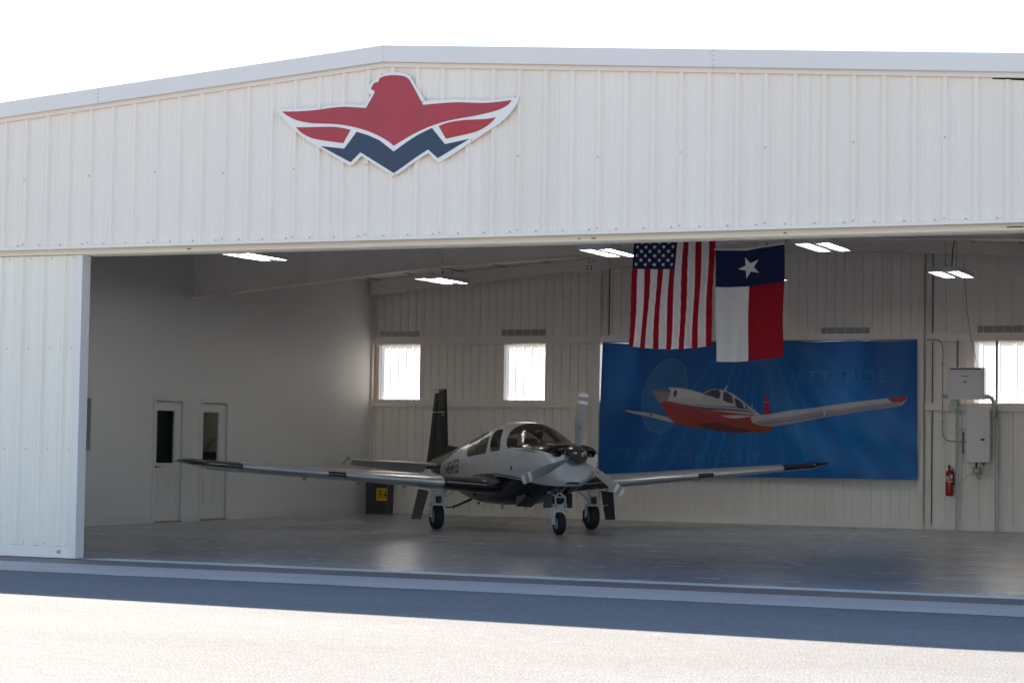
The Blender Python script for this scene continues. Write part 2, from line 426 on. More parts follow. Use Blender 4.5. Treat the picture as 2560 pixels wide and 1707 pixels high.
# rear wall: window bays
WIN = [(-20.06, -19.14), (-17.27, -16.385), (-15.256, -14.36), (-10.80, -9.90), (-7.92, -6.95)]
WZ0, WZ1 = 2.312, 3.412
b = MB().box(-23.2, 1.7, YB + .06, YB + .11, 0, WZ0).prism([(-23.2, WZ1), (1.7, WZ1), (1.7, roofz(1.7) - .08), (XA, ZA - .08), (-23.2, roofz(-23.2) - .08)], YB + .06, YB + .11)
e = [-23.2] + [v for a in WIN for v in a] + [1.7]
for a, c in zip(e[::2], e[1::2]): b.box(a, c, YB + .06, YB + .11, WZ0, WZ1)
hp(b, "rear_wall", mw['siding'])
PITCH = .178
def groove(x0, x1, org=XL + .089):
    P = [(x0, 0)]; k = math.ceil((x0 - org) / PITCH - 1e-6)
    while org + k * PITCH < x1 - .006:
        c = org + k * PITCH
        if c > x0 + .012: P += [(c - .014, 0), (c - .009, .024), (c + .009, .024), (c + .014, 0)]
        k += 1
    P.append((x1, 0)); return P
def pbr_between(x0, x1, org):
    P = [(x0, 0)]; k = math.floor((x0 - org) / RB) - 1
    while org + k * RB < x1 + RB:
        c = org + k * RB
        for q in (-.10, -.055): P += [(c + q - .010, 0), (c + q, .005), (c + q + .010, 0)]
        P += [(c - .032, 0), (c - .018, .026), (c + .018, .026), (c + .032, 0)]
        for q in (.06,): P += [(c + q - .010, 0), (c + q, .005), (c + q + .010, 0)]
        k += 1
    P = sorted([p for p in P if x0 + .001 < p[0] < x1 - .001]); return [(x0, 0)] + P + [(x1, 0)]
rear = empty("rear_lining", (0, 0, 0), parent=H)
def lining(x0, x1, z0, z1, kind, y=YB):
    P = groove(x0, x1) if kind == 0 else pbr_between(x0, x1, -8.72)
    hp(sheet([(a, d) for a, d in P], 0, y, z0, z1, 1 if kind == 0 else 1), "lining_panel", mw['liner'], rear, fix=False)
def spans(x0, x1, step, org=XL):
    out = []; x = x0
    k = math.floor((x0 - org) / step + 1e-6) + 1
    while x < x1 - 1e-6:
        nx = min(org + k * step, x1); out.append((x, nx)); x = nx; k += 1
    return [s for s in out if s[1] - s[0] > .02]
for (z0, z1) in ((.0, 2.17), (3.585, None)):
    for a, c in spans(XL, -8.94, PITCH * 5): lining(a, c, z0, z1 or ceilz, 0)
    for a, c in spans(-8.80, 1.6, .9144, -8.80): lining(a, c, z0, z1 or ceilz, 1)
e = [XL] + [v for a in WIN for v in a] + [1.6]
for a, c in zip(e[::2], e[1::2]):
    for (p, q, kd) in ((a, min(c, -8.94), 0), (max(a, -8.80), c, 1)):
        if q - p > .02:
            for s, t in spans(p, q, PITCH * 5 if kd == 0 else .9144, XL if kd == 0 else -8.8): lining(s, t, 2.31, 3.42, kd)
# translucent windows
for k, (a, c) in enumerate(WIN):
    wi = empty("window", (0, 0, 0), parent=H)
    P = groove(a, c, a + .02) if a < -9 else pbr_between(a, c, -8.72)
    for s, t in (spans(a, c, .45, a) ):
        Q = [p for p in P if s <= p[0] <= t]
        Q = [(s, 0)] + [p for p in Q if p[0] > s + .001 and p[0] < t - .001] + [(t, 0)]
        hp(sheet(Q, 0, YB + .045, WZ0 - .01, WZ1 + .01, 1), "translucent_pane", mw['frp'], wi, fix=False)
    for q in (a - .035, c): hp(MB().box(q, q + .035, YB - .02, YB + .058, WZ0, WZ1), "window_jamb", mw['liner'], wi)
    hp(MB().box(a - .03, c + .03, YB - .03, YB + .05, WZ0 - .03, WZ0 - .001), "window_sill", mw['liner'], wi)
# dull opaque strips standing in for the translucent panel tops above the windows
vm = M_("dull_panel_top", (.37, .38, .35), .6, var=.1, vs=6)
for (a, c, z0, z1, f) in ((-20.06, -19.17, 3.59, 3.70, 0), (-17.33, -16.39, 3.59, 3.715, 1), (-10.78, -9.87, 3.59, 3.70, 1), (-7.86, -6.9, 3.59, 3.71, 1)):
    v = empty("panel_top", (0, 0, 0), parent=H)
    hp(MB().box(a, c, YB - .022, YB - .004, z0, z1), "panel_top_strip", vm if f else M_("pale_panel_top", (.58, .57, .52), .6), v)
    for k in range(int((c - a) / PITCH)):
        hp(MB().box(a + .1 + k * PITCH, a + .108 + k * PITCH, YB - .028, YB - .023, z0, z1), "panel_top_rib", mw['liner'], v)
# girts
for nm, z0, z1 in (("girt", 3.425, 3.585), ("girt", 2.165, 2.31)):
    for a, c in ((XL + .01, -15.345), (-15.175, -8.945), (-8.82, 1.6)):
        yy = YB - .055
        gt = hp(MB().box(a, c, yy, YB + .03, z0, z1), nm, mw['liner'])
        hp(MB().box(a, c, yy - .022, yy - .0005, z1 - .025, z1), "girt_lip", mw['liner'], gt)
        hp(MB().box(a, c, yy - .030, yy - .0005, z0, z0 + .055), "girt_flange", mw['liner'], gt, bevel=.006)
        bb = MB(); x = a + .35
        while x < c: bb.lathe([(0, .009), (.006, .009), (.008, .005)], Matrix.Translation((x, yy, (z0 + z1) / 2 + .02)) @ Matrix.Rotation(-math.pi / 2, 4, 'Z'), 6); x += .62
        tag(hp(bb, "girt_screws", mw['screw'], gt), kind='stuff')
hp(MB().box(XL + .01, 1.6, YB - .028, YB - .001, 0, .105), "base_trim", mw['liner'])
# columns on the rear wall: flange, web and dark reveal
for a, c in ((-15.34, -15.18), (-8.94, -8.825)):
    co = empty("column", (0, 0, 0), parent=H)
    hp(MB().box(a, c, YB - .13, YB - .118, 0, ceilz(a)), "flange", mw['primer'], co)
    hp(MB().box((a + c) / 2 - .005, (a + c) / 2 + .005, YB - .1178, YB + .02, 0, ceilz(a)), "web", mw['primer'], co)
    hp(MB().box(c + .02, c + .13, YB - .05, YB - .04, 0, ceilz(a)), "closure_strip", mw['primer'], co)
    hp(MB().box(c + .138, c + .146, YB - .035, YB - .015, .1, ceilz(a)), "seam_strip", mw['dark'], co)
    bb = MB(); z = .3
    while z < 5: bb.lathe([(0, .01), (.006, .01)], Matrix.Translation((c + .075, YB - .05, z)) @ Matrix.Rotation(-math.pi / 2, 4, 'Z'), 6); z += .45
    tag(hp(bb, "column_bolts", mw['screw'], co), kind='stuff')
# rear rafter and its splice
def rafter(name, y0, y1, pts, flange=.075, topf=ceilz):
    r = empty(name, (0, 0, 0), parent=H)
    for (xa, za), (xb, zb) in zip(pts, pts[1:]):
        hp(MB().prism([(xa, za), (xb, zb), (xb, topf(xb) - .004), (xa, topf(xa) - .004)], (y0 + y1) / 2 - .006, (y0 + y1) / 2 + .006), "web", mw['primer'], r)
        hp(MB().prism([(xa, za - .012), (xb, zb - .012), (xb, zb - .0005), (xa, za - .0005)], y0, y1), "bottom_flange", mw['primer'], r)
        hp(MB().prism([(xa, topf(xa) - .016), (xb, topf(xb) - .016), (xb, topf(xb) - .0045), (xa, topf(xa) - .0045)], y0, y1), "top_flange", mw['primer'], r)
    return r
rr = rafter("rear_rafter", YB - .32, YB - .16, [(XL + .02, 4.44), (-15.66, 4.845), (-14.93, 4.90), (-13.2, 5.02), (XA, 5.15), (-5, 4.85), (1.5, 4.3)])
hp(MB().prism([(-15.66, 4.78), (-14.93, 4.845), (-14.93, 5.08), (-15.66, 5.03)], YB - .36, YB - .335), "splice_plate", mw['primer'], rr)
bb = MB()
for dx, dz in ((.26, .20), (.36, .21), (.22, .11), (.30, .115), (.23, .06), (.31, .07)):
    bb.lathe([(0, .016), (.01, .016)], Matrix.Translation((-15.6 + dx, YB - .361, 4.80 + dz)) @ Matrix.Rotation(-math.pi / 2, 4, 'Z'), 8)
tag(hp(bb, "splice_bolts", mw['dark'], rr), kind='stuff')
mr = rafter("main_rafter", 31.82, 32.12, [(XL + .02, 3.906), (-17.24, 4.19), (-15.42, 4.36), (-12.06, 4.50), (XA, 4.64), (-9.475, 4.657), (-7.5, 4.64), (-5.8, 4.58), (1.5, 4.2)])
for xx in (-15.42, -17.9):
    hp(MB().box(xx - .01, xx + .01, 31.86, 32.08, (4.33 if xx > -16 else 4.12), ceilz(xx) - .02), "stiffener", mw['primer'], mr)
hp(MB().box(-15.47, -15.33, 31.85, 31.868, 4.33, 4.52), "splice_plate", mw['primer'], mr)
fr = rafter("front_rafter", 24.9, 25.1, [(XL + .02, 4.35), (XA, 4.95), (1.5, 4.4)])
# purlins
for k in range(24):
    xx = -20.0 + k * .93
    if abs(xx - XA) < .1: continue
    z = ceilz(xx) - .005
    hp(MB().box(xx, xx + .06, YF + .5, YB, z - .02, z - .001), "purlin", mw['galv'])
# braces from the main rafter (thin angles)
hp(MB().bar((-18.2, 31.8, 4.09), (-18.9, 33.6, 4.82), .04), "flange_brace", mw['primer'], mr)
hp(MB().bar((-15.3, 31.8, 4.38), (-14.6, 33.4, 5.10), .04), "flange_brace", mw['primer'], mr)

# left interior wall with two doors and one window
T = .10
D1, D2 = (30.907, 31.731), (32.386, 33.22)
WN = (27.9, 28.985, 1.228, 2.066)
def ceil_l(y): return ceilz(XL) + .01
iw = empty("partition_wall", (0, 0, 0), parent=H)
ys = [(YF + .25, WN[0], 0, None), (WN[0], WN[1], 0, WN[2]), (WN[0], WN[1], WN[3], None), (WN[1], D1[0] - .01, 0, None), (D1[0] - .01, D1[1] + .01, 2.085, None),
      (D1[1] + .01, D2[0] - .01, 0, None), (D2[0] - .01, D2[1] + .01, 2.085, None), (D2[1] + .01, YB + .03, 0, None)]
b = MB()
for y0, y1, z0, z1 in ys: b.box(XL - T, XL, y0, y1, z0, z1 or ceil_l(0))
hp(b, "drywall", mw['drywall'], iw)
for y0, y1 in ((YF + .25, D1[0] - .1), (D1[1] + .1, D2[0] - .1), (D2[1] + .1, YB - .06)):
    hp(MB().box(XL, XL + .014, y0, y1, .002, .135), "baseboard", mw['base'], iw)
hp(MB().box(XL, XL + .05, YB - .12, YB - .06, 0, ceilz(XL) - .3), "corner_trim", mw['trim'], iw)
for k, (y0, y1) in enumerate((D1, D2)):
    d = empty("office_door", (0, 0, 0), parent=H)
    # slab built around its lite
    s0, s1 = y0 + .004, y1 - .012
    gl0, gl1, gz0, gz1 = y0 + .062, y1 - .215 + .0, 1.02, 1.918
    gl1 = y1 - .205 if k == 0 else y1 - .24
    b = MB().box(XL - .06, XL - .02, s0, gl0, .031, 2.055).box(XL - .06, XL - .02, gl1, s1, .031, 2.055)
    b.box(XL - .06, XL - .02, gl0, gl1, .031, gz0).box(XL - .06, XL - .02, gl0, gl1, gz1, 2.055)
    hp(b, "door_slab", mw['base'], d)
    hp(MB().box(XL - .045, XL - .04, gl0, gl1, gz0, gz1), "glass_lite", mw['pane'], d)
    t = .022
    hp(MB().box(XL - .0198, XL - .010, gl0 - t, gl0, gz0 - t, gz1 + t).box(XL - .0198, XL - .010, gl1, gl1 + t, gz0 - t, gz1 + t).box(XL - .0198, XL - .010, gl0, gl1, gz0 - t, gz0).box(XL - .0198, XL - .010, gl0, gl1, gz1, gz1 + t), "lite_frame", mw['base'], d)
    for a, c in ((s0 + .09, (s0 + s1) / 2 - .04), ((s0 + s1) / 2 + .04, s1 - .09)):
        b = MB()
        for q, e2 in ((0, .012),):
            z0_, z1_ = .28, .84
            b.box(XL - .0199, XL - .013, a, a + e2, z0_, z1_).box(XL - .0199, XL - .013, c - e2, c, z0_, z1_).box(XL - .0199, XL - .013, a + e2, c - e2, z0_, z0_ + e2).box(XL - .0199, XL - .013, a + e2, c - e2, z1_ - e2, z1_)
        b.box(XL - .0199, XL - .016, a + .04, c - .04, .32, .80)
        hp(b, "raised_panel", mw['base'], d)
    cw = .085
    hp(MB().box(XL - .085, XL - .062, y0 - .004, y1 + .004, 2.02, 2.083).box(XL - .085, XL - .062, y0 - .008, y0 + .02, .03, 2.019).box(XL - .085, XL - .062, y1 - .025, y1 + .008, .03, 2.019).box(XL - .085, XL - .062, y0 + .021, y1 - .026, .03, .05), "door_light_stop", mw['base'], d)  # stop added behind the slab to block light leaking round the door
    hp(MB().box(XL, XL + .016, y0 - cw, y0 - .006, 0, 2.16).box(XL, XL + .016, y1 + .006, y1 + cw, 0, 2.16).box(XL, XL + .016, y0 - .006, y1 + .006, 2.085, 2.16), "casing", mw['base'], d, bevel=.003)
    hp(MB().box(XL - .09, XL + .02, y0 - .004, y1 + .03, .003, .028), "door_sill", mw['sill'], d)
    hp(MB().box(XL - .07, XL - .062, y0 - .008, y1 + .008, .03, 2.083), "door_gasket", mw['dark'], d) if False else None
    kn = MB().lathe([(0, .026), (.008, .026), (.012, .010), (.045, .010)], Matrix.Translation((XL - .0195, s0 + .055, .955)), 14)
    kn.tube([(XL + .024, s0 + .055, .955), (XL + .024, s0 + .11, .955), (XL + .022, s0 + .165, .957)], [.010, .009, .008])
    hp(kn, "door_handle", mw['brass'], d, smooth='auto')
b = MB(); y0, y1, z0, z1 = WN
b.box(XL, XL + .02, y0 - .06, y0, z0 - .06, z1 + .06).box(XL, XL + .02, y1, y1 + .05, z0 - .06, z1 + .06).box(XL, XL + .02, y0, y1, z0 - .06, z0).box(XL, XL + .02, y0, y1, z1, z1 + .06)
wi = empty("interior_window", (0, 0, 0), parent=H)
hp(b, "window_frame", mw['base'], wi); hp(MB().box(XL - .055, XL - .05, y0, y1, z0, z1), "glass_pane", mw['pane'], wi)
# office behind the doors
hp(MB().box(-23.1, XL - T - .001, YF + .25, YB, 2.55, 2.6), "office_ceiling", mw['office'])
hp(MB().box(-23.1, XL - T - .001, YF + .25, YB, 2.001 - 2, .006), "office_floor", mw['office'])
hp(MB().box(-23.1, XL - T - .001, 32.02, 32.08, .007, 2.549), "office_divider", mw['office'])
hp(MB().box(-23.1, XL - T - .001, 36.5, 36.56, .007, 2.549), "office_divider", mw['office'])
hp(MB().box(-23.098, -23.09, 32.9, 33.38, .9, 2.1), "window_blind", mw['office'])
# things seen through the second door
dk = empty("office_desk", (-21.0, 33.75, 0), 0, "dark brown desk behind the second white door", "desk")
MB().box(-.4, .4, -.75, 1.2, 1.17, 1.21).build("desktop", mw['wood'], dk); MB().box(-.38, .38, -.7, -.66, .006, 1.17).build("desk_side", mw['wood'], dk); MB().box(-.38, .38, 1.1, 1.14, .006, 1.17).build("desk_side", mw['wood'], dk)
MB().box(.30, .34, -.66, 1.1, .3, 1.17).build("modesty_panel", mw['wood'], dk)
ps = MB().add([(-.10, -.10, 0), (-.10, .12, 0), (.02, .18, .26), (.02, .00, .26), (-.094, -.10, 0), (-.094, .12, 0), (.026, .18, .26), (.026, .00, .26)],
              [(0, 1, 2, 3), (7, 6, 5, 4), (0, 4, 5, 1), (1, 5, 6, 2), (2, 6, 7, 3), (3, 7, 4, 0)]).build("paper_sheet", mw['paper'], loc=(-20.95, 33.83, 1.211))
tag(ps, "pale sheet leaning upright on the dark desk behind the second door", "paper")

# ------------------------------------------------------------------ light fixtures
tube_m = M_("lit_fluorescent_tube", (.9, .9, .9), .4, emit=((1, .97, .94), 5.5))
refl_m = M_("white_reflector", (.60, .60, .59), .3, emit=((1, .98, .93), .02))  # faint glow added to the reflectors themselves
def fixture():
    r = empty("light_fixture", (0, 0, 0), 0, "x", "light fixture", "fluorescent fixtures hanging from the hangar roof")
    b = MB().box(0, .012, 0, 1.22, 0, .08).box(.498, .51, 0, 1.22, 0, .08).box(.012, .498, 0, .012, 0, .08).box(.012, .498, 1.208, 1.22, 0, .08).box(.012, .498, .012, 1.208, .068, .08)
    b.build("housing", mw['elec'], r)
    for c in (.105, .405):
        b = MB().add([(c - .09, .014, .004), (c - .04, .014, .062), (c + .04, .014, .062), (c + .09, .014, .004), (c - .09, 1.206, .004), (c - .04, 1.206, .062), (c + .04, 1.206, .062), (c + .09, 1.206, .004)],
                     [(0, 1, 5, 4), (1, 2, 6, 5), (2, 3, 7, 6)])
        b.build("reflector", refl_m, r, fix=False)
        for q in (-.04, .04):
            MB().tube([(c + q, .03, .024), (c + q, 1.19, .024)], .012, 8).build("tube", tube_m, r)
    MB().box(.20, .31, .013, 1.207, .001, .03).build("ballast_cover", mw['elec'], r)
    for a, c in ((.25, .18), (.25, 1.04)):
        b = MB().tube([(a, c - .1, .081), (a, c, .2), (a, c + .1, .081)], .003, 5, False).tube([(a, c, .2), (a, c, 1.25)], .003, 5, False)
        b.build("hanger_wire", mw['dark'], r)
    MB().tube([(.26, .61, .081), (.27, .63, .4), (.38, .66, .95), (.42, .68, 1.25)], .010, 6).build("power_cord", mw['black'], r)
    return r
fx = fixture()
FX = [(-17.46, 28.4, "leftmost ceiling light, tilted bright above the two office doors"), (-11.76, 29.1, "ceiling light hanging just left of the striped flag"),
      (-8.45, 29.0, "wide ceiling light just right of the lone star flag"), (-16.64, 33.5, "low ceiling light above the aircraft tail and left windows"),
      (-7.71, 34.1, "farthest right ceiling light on a slanting black cord"), (-10.87, 34.0, "ceiling light mostly hidden behind the lone star flag")]
for k, (x, y, l) in enumerate(FX):
    o = fx if k == 0 else copy_tree(fx)
    o.location = (x, y, 4.30); o['label'] = l

# ------------------------------------------------------------------ emblem sign
SG = {"plate": [[-12.067, 5.13], [-12.047, 5.141], [-11.795, 5.132], [-11.538, 5.132], [-11.346, 5.152], [-11.182, 5.155], [-11.046, 5.139], [-10.958, 5.133], [-10.879, 5.244], [-10.913, 5.258], [-10.925, 5.297], [-10.902, 5.35], [-10.855, 5.396], [-10.819, 5.41], [-10.802, 5.448], [-10.756, 5.471], [-10.675, 5.479], [-10.582, 5.477], [-10.475, 5.463], [-10.414, 5.432], [-10.367, 5.369], [-10.217, 5.14], [-10.059, 5.144], [-9.837, 5.142], [-9.655, 5.121], [-9.487, 5.109], [-9.308, 5.111], [-9.11, 5.128], [-9.101, 5.112], [-9.11, 5.078], [-9.19, 4.965], [-9.316, 4.853], [-9.481, 4.767], [-9.621, 4.685], [-9.813, 4.575], [-10.033, 4.456], [-10.048, 4.46], [-10.163, 4.568], [-10.297, 4.5], [-10.559, 4.336], [-10.579, 4.334], [-10.599, 4.342], [-10.788, 4.453], [-10.986, 4.572], [-11.103, 4.465], [-11.12, 4.462], [-11.278, 4.551], [-11.514, 4.682], [-11.696, 4.787], [-11.838, 4.892], [-11.966, 5.008]], "red": [[-12.004, 5.111], [-11.794, 5.102], [-11.565, 5.105], [-11.401, 5.121], [-11.223, 5.128], [-11.1, 5.116], [-10.937, 5.098], [-10.832, 5.262], [-10.84, 5.287], [-10.88, 5.301], [-10.868, 5.336], [-10.841, 5.371], [-10.788, 5.38], [-10.775, 5.422], [-10.702, 5.444], [-10.594, 5.446], [-10.487, 5.432], [-10.427, 5.405], [-10.386, 5.352], [-10.236, 5.097], [-10.058, 5.106], [-9.823, 5.108], [-9.628, 5.089], [-9.435, 5.079], [-9.18, 5.097], [-9.217, 5.048], [-9.318, 5.0], [-9.484, 4.967], [-9.664, 4.941], [-9.833, 4.925], [-10.002, 4.897], [-10.158, 4.857], [-10.302, 4.804], [-10.434, 4.744], [-10.585, 4.665], [-10.66, 4.724], [-10.796, 4.796], [-10.932, 4.851], [-11.095, 4.9], [-11.287, 4.936], [-11.493, 4.952], [-11.631, 4.962], [-11.799, 4.998], [-11.911, 5.049]], "lw": [[-11.814, 4.925], [-11.658, 4.918], [-11.492, 4.915], [-11.341, 4.91], [-11.217, 4.89], [-11.124, 4.864], [-11.214, 4.72], [-11.378, 4.747], [-11.586, 4.783], [-11.697, 4.83], [-11.768, 4.876]], "rw": [[-10.044, 4.858], [-9.949, 4.889], [-9.793, 4.908], [-9.612, 4.909], [-9.483, 4.905], [-9.362, 4.92], [-9.418, 4.864], [-9.495, 4.815], [-9.597, 4.772], [-9.764, 4.744], [-9.953, 4.715]], "navy": [[-11.497, 4.7], [-11.199, 4.659], [-11.046, 4.84], [-10.903, 4.795], [-10.767, 4.735], [-10.584, 4.601], [-10.433, 4.696], [-10.289, 4.774], [-10.125, 4.84], [-9.965, 4.657], [-9.815, 4.679], [-9.673, 4.701], [-9.814, 4.628], [-10.047, 4.507], [-10.167, 4.607], [-10.297, 4.535], [-10.579, 4.364], [-10.789, 4.489], [-10.997, 4.61], [-11.117, 4.506], [-11.279, 4.587]]}
sg = empty("emblem_sign", (-10.6, YF - .04, 4.9), 0, "large red and navy winged eagle emblem with white border on the gable", "sign")
def sp(poly, d0, d1, name, mt, bv=0):
    from mathutils.geometry import tessellate_polygon
    P = [Vector((x + 10.6, z - 4.9, 0)) for x, z in poly]; tr = tessellate_polygon([P]); n = len(P)
    bm = bmesh.new()
    a = [bm.verts.new((p.x, -d0, p.y)) for p in P]; b = [bm.verts.new((p.x, -d1, p.y)) for p in P]
    for t in tr: bm.faces.new([a[i] for i in t]); bm.faces.new([b[i] for i in reversed(t)])
    for i in range(n): bm.faces.new([a[i], a[(i + 1) % n], b[(i + 1) % n], b[i]])
    bmesh.ops.recalc_face_normals(bm, faces=bm.faces[:])
    me = bpy.data.meshes.new(name); bm.to_mesh(me); bm.free(); me.materials.append(mt)
    o = bpy.data.objects.new(name, me); C.objects.link(o); o.parent = sg; return o
def smooth_poly(p, it=1):
    for _ in range(it):
        q = []; n = len(p)
        for i in range(n):
            a, b, c = p[i - 1], p[i], p[(i + 1) % n]
            v1 = (a[0] - b[0], a[1] - b[1]); v2 = (c[0] - b[0], c[1] - b[1])
            l1 = math.hypot(*v1); l2 = math.hypot(*v2); cs = (v1[0] * v2[0] + v1[1] * v2[1]) / (l1 * l2)
            if cs < -.80:      # gentle bend: round it
                k = .25
                q += [(b[0] + v1[0] * k, b[1] + v1[1] * k), (b[0] + v2[0] * k, b[1] + v2[1] * k)]
            else: q.append(b)
        p = q
    return p
sp(smooth_poly(SG['plate'], 2), 0, .022, "sign_plate", mw['sign_white'])
sp(smooth_poly(SG['red'], 2), .022, .026, "eagle_body", mw['sign_red'])
sp(smooth_poly(SG['lw'], 2), .022, .026, "wing_feather", mw['sign_red'])
sp(smooth_poly(SG['rw'], 2), .022, .026, "wing_feather", mw['sign_red2'])
sp(smooth_poly(SG['navy'], 0), .022, .026, "navy_chevron", mw['sign_navy'])
bb = MB()
for x, z in SG['plate'][3::6]:
    dx, dz = -10.6 - x, 4.95 - z; l = math.hypot(dx, dz)
    bb.lathe([(0, .009), (.005, .009), (.007, .005)], Matrix.Translation((x + 10.6 + dx / l * .03, -.0221, z - 4.9 + dz / l * .012)) @ Matrix.Rotation(-math.pi / 2, 4, 'Z'), 6)
tag(bb.build("sign_screws", mw['screw'], sg), kind='stuff')

# ------------------------------------------------------------------ printed cloth: flags and banner
import numpy as np
def in_poly(px, py, poly):
    x = np.asarray(px); y = np.asarray(py); ins = np.zeros(x.shape, bool); n = len(poly); j = n - 1
    for i in range(n):
        xi, yi = poly[i]; xj, yj = poly[j]
        c = ((yi > y) != (yj > y)) & (x < (xj - xi) * (y - yi) / (yj - yi + 1e-12) + xi)
        ins ^= c; j = i
    return ins
def cloth(name, nx, nz, pos, colf, mt, parent=None, ss=3, thick=.002):
    u, v = np.meshgrid(np.linspace(0, 1, nx + 1), np.linspace(0, 1, nz + 1))
    P = pos(u, v)                                       # (nz+1, nx+1, 3)
    acc = 0; offs = [(i + .5) / ss - .5 for i in range(ss)]
    for a in offs:
        for b in offs: acc = acc + colf(np.clip(u + a / nx, 0, 1), np.clip(v + b / nz, 0, 1))
    col = acc / ss ** 2
    me = bpy.data.meshes.new(name)
    idx = np.arange((nx + 1) * (nz + 1)).reshape(nz + 1, nx + 1)
    f = np.stack([idx[:-1, :-1], idx[1:, :-1], idx[1:, 1:], idx[:-1, 1:]], -1).reshape(-1, 4)
    me.vertices.add(P.shape[0] * P.shape[1]); me.vertices.foreach_set('co', P.reshape(-1).astype(np.float32))
    me.loops.add(f.size); me.loops.foreach_set('vertex_index', f.reshape(-1).astype(np.int32))
    me.polygons.add(len(f)); me.polygons.foreach_set('loop_start', np.arange(0, f.size, 4, dtype=np.int32))
    me.polygons.foreach_set('use_smooth', np.ones(len(f), bool))
    me.update(calc_edges=True)
    at = me.color_attributes.new("print", 'FLOAT_COLOR', 'POINT')
    at.data.foreach_set('color', np.concatenate([col, np.ones(col.shape[:2] + (1,))], -1).reshape(-1).astype(np.float32))
    me.materials.append(mt)
    o = bpy.data.objects.new(name, me); C.objects.link(o)
    if parent: o.parent = parent
    return o
def star(cx, cy, r, rot):
    return [(cx + (r if k % 2 == 0 else r * .382) * math.cos(rot + k * math.pi / 5), cy + (r if k % 2 == 0 else r * .382) * math.sin(rot + k * math.pi / 5)) for k in range(10)]
RED = np.array((.42, .002, .018)); WHT = np.array((.97, .95, .95)); NVY = np.array((.008, .018, .085))
def us_col(u, v):
    c = np.where((np.floor(np.clip(u, 0, .9999) * 13).astype(int) % 2 == 0)[..., None], RED, WHT)
    c = np.where(((v > .985) & (np.abs((u * 13) % 1 - .5) < .5))[..., None] & (np.floor(np.clip(u, 0, .9999) * 13).astype(int) % 2 == 1)[..., None], WHT * 1.1, c)
    can = (u < 7 / 13) & (v < .4); c = np.where(can[..., None], NVY, c)
    X = u * 1.22; Y = v * 1.83
    for a in range(1, 10):
        for b in range(1, 12):
            if (a + b) % 2 == 0:
                s = star(a / 10 * 1.22 * 7 / 13, b / 12 * .4 * 1.83, .0345, math.pi)
                x0, y0 = a / 10 * 1.22 * 7 / 13, b / 12 * .4 * 1.83
                m_ = (abs(X - x0) < .04) & (abs(Y - y0) < .04)
                if m_.any():
                    k = np.zeros(X.shape, bool); k[m_] = in_poly(X[m_], Y[m_], s); c = np.where(k[..., None], WHT, c)
    return c
def fold_us(u, v):
    return .016 * np.sin(u * 13 * math.pi + 1.2 + .8 * np.sin(v * 3)) * (.4 + v) + .03 * np.sin(u * 5.2 + v * 3.0) * (.3 + .7 * v) + .006 * np.sin(26 * u - 60 * v) * (np.sin(9 * u + 2) ** 2)
def us_pos(u, v):
    xl = -10.475 - .072 * v; xr = -9.262 - .072 * v
    x = xl + (xr - xl) * u + .008 * np.sin(v * 9 + u * 12)
    z = 4.64 - 1.82 * v - .045 * np.sin(math.pi * u) * v - .006 * np.sin(u * 40) * (v > .97)
    return np.stack([x + 10.1, 28.0 + fold_us(u, v) - 28, z - 4.64], -1)
uf = empty("hanging_flag", (-10.1, 28.0, 4.64), 0, "flag with vertical red and white stripes and small stars hung in the opening", "flag")
cloth("flag_cloth", 260, 380, us_pos, us_col, mw['flag'], uf)
MB().tube([(-.38, 0, .004), (.85, 0, .004)], .012, 8).build("flag_rod", mw['galv'], uf)
for xx in (-.36, .83): MB().tube([(xx, 0, .015), (xx, .02, .64)], .004, 5).build("hanging_cord", mw['black'], uf)
def tx_col(u, v):
    c = np.where((u < .5)[..., None], WHT * .97, RED * .97); c = np.where((v < 1 / 3)[..., None], NVY, c)
    X = u * .914; Y = v * 1.52
    c = np.where(in_poly(X, Y, star(.455, .253, .155, math.pi - .06))[..., None], WHT * .95, c)
    return c
def tx_fold(u, v):
    return .035 * np.sin(u * 6 + 1) * (.3 + v) * (v > -1) + .018 * np.sin((u - .55) * 16 + v * 5) * v * (1.2 - v) * 2 + .012 * np.sin(u * 34 + v * 4) * np.clip(v - .6, 0, 1) * 2
def tx_pos(u, v):
    x = -8.949 + .952 * u + .017 * v * (1 - u) - .012 * v * u + .006 * np.sin(v * 8)
    z = 4.05 + .054 * u ** 1.6 - 1.485 * v - .02 * np.sin(math.pi * u) + .01 * v * u
    return np.stack([x + 8.47, tx_fold(u, v), z - 4.1], -1)
tf = empty("hanging_flag", (-8.47, 27.0, 4.1), 0, "flag with one large white star on a navy band over white and red", "flag")
cloth("flag_cloth", 230, 360, tx_pos, tx_col, mw['flag'], tf)
MB().tube([(-.49, 0, -.045), (0, .0, -.062), (.30, 0, -.012), (.485, 0, .012)], .012, 6).build("header_hem", mw['white'], tf)
MB().tube([(.48, 0, .01), (.50, .02, .06), (.56, .04, .10), (.56, .04, 1.2)], .008, 6).build("hanging_cord", mw['black'], tf)
MB().tube([(-.48, 0, -.04), (-.47, .02, 1.2)], .004, 6).build("hanging_cord", mw['black'], tf)

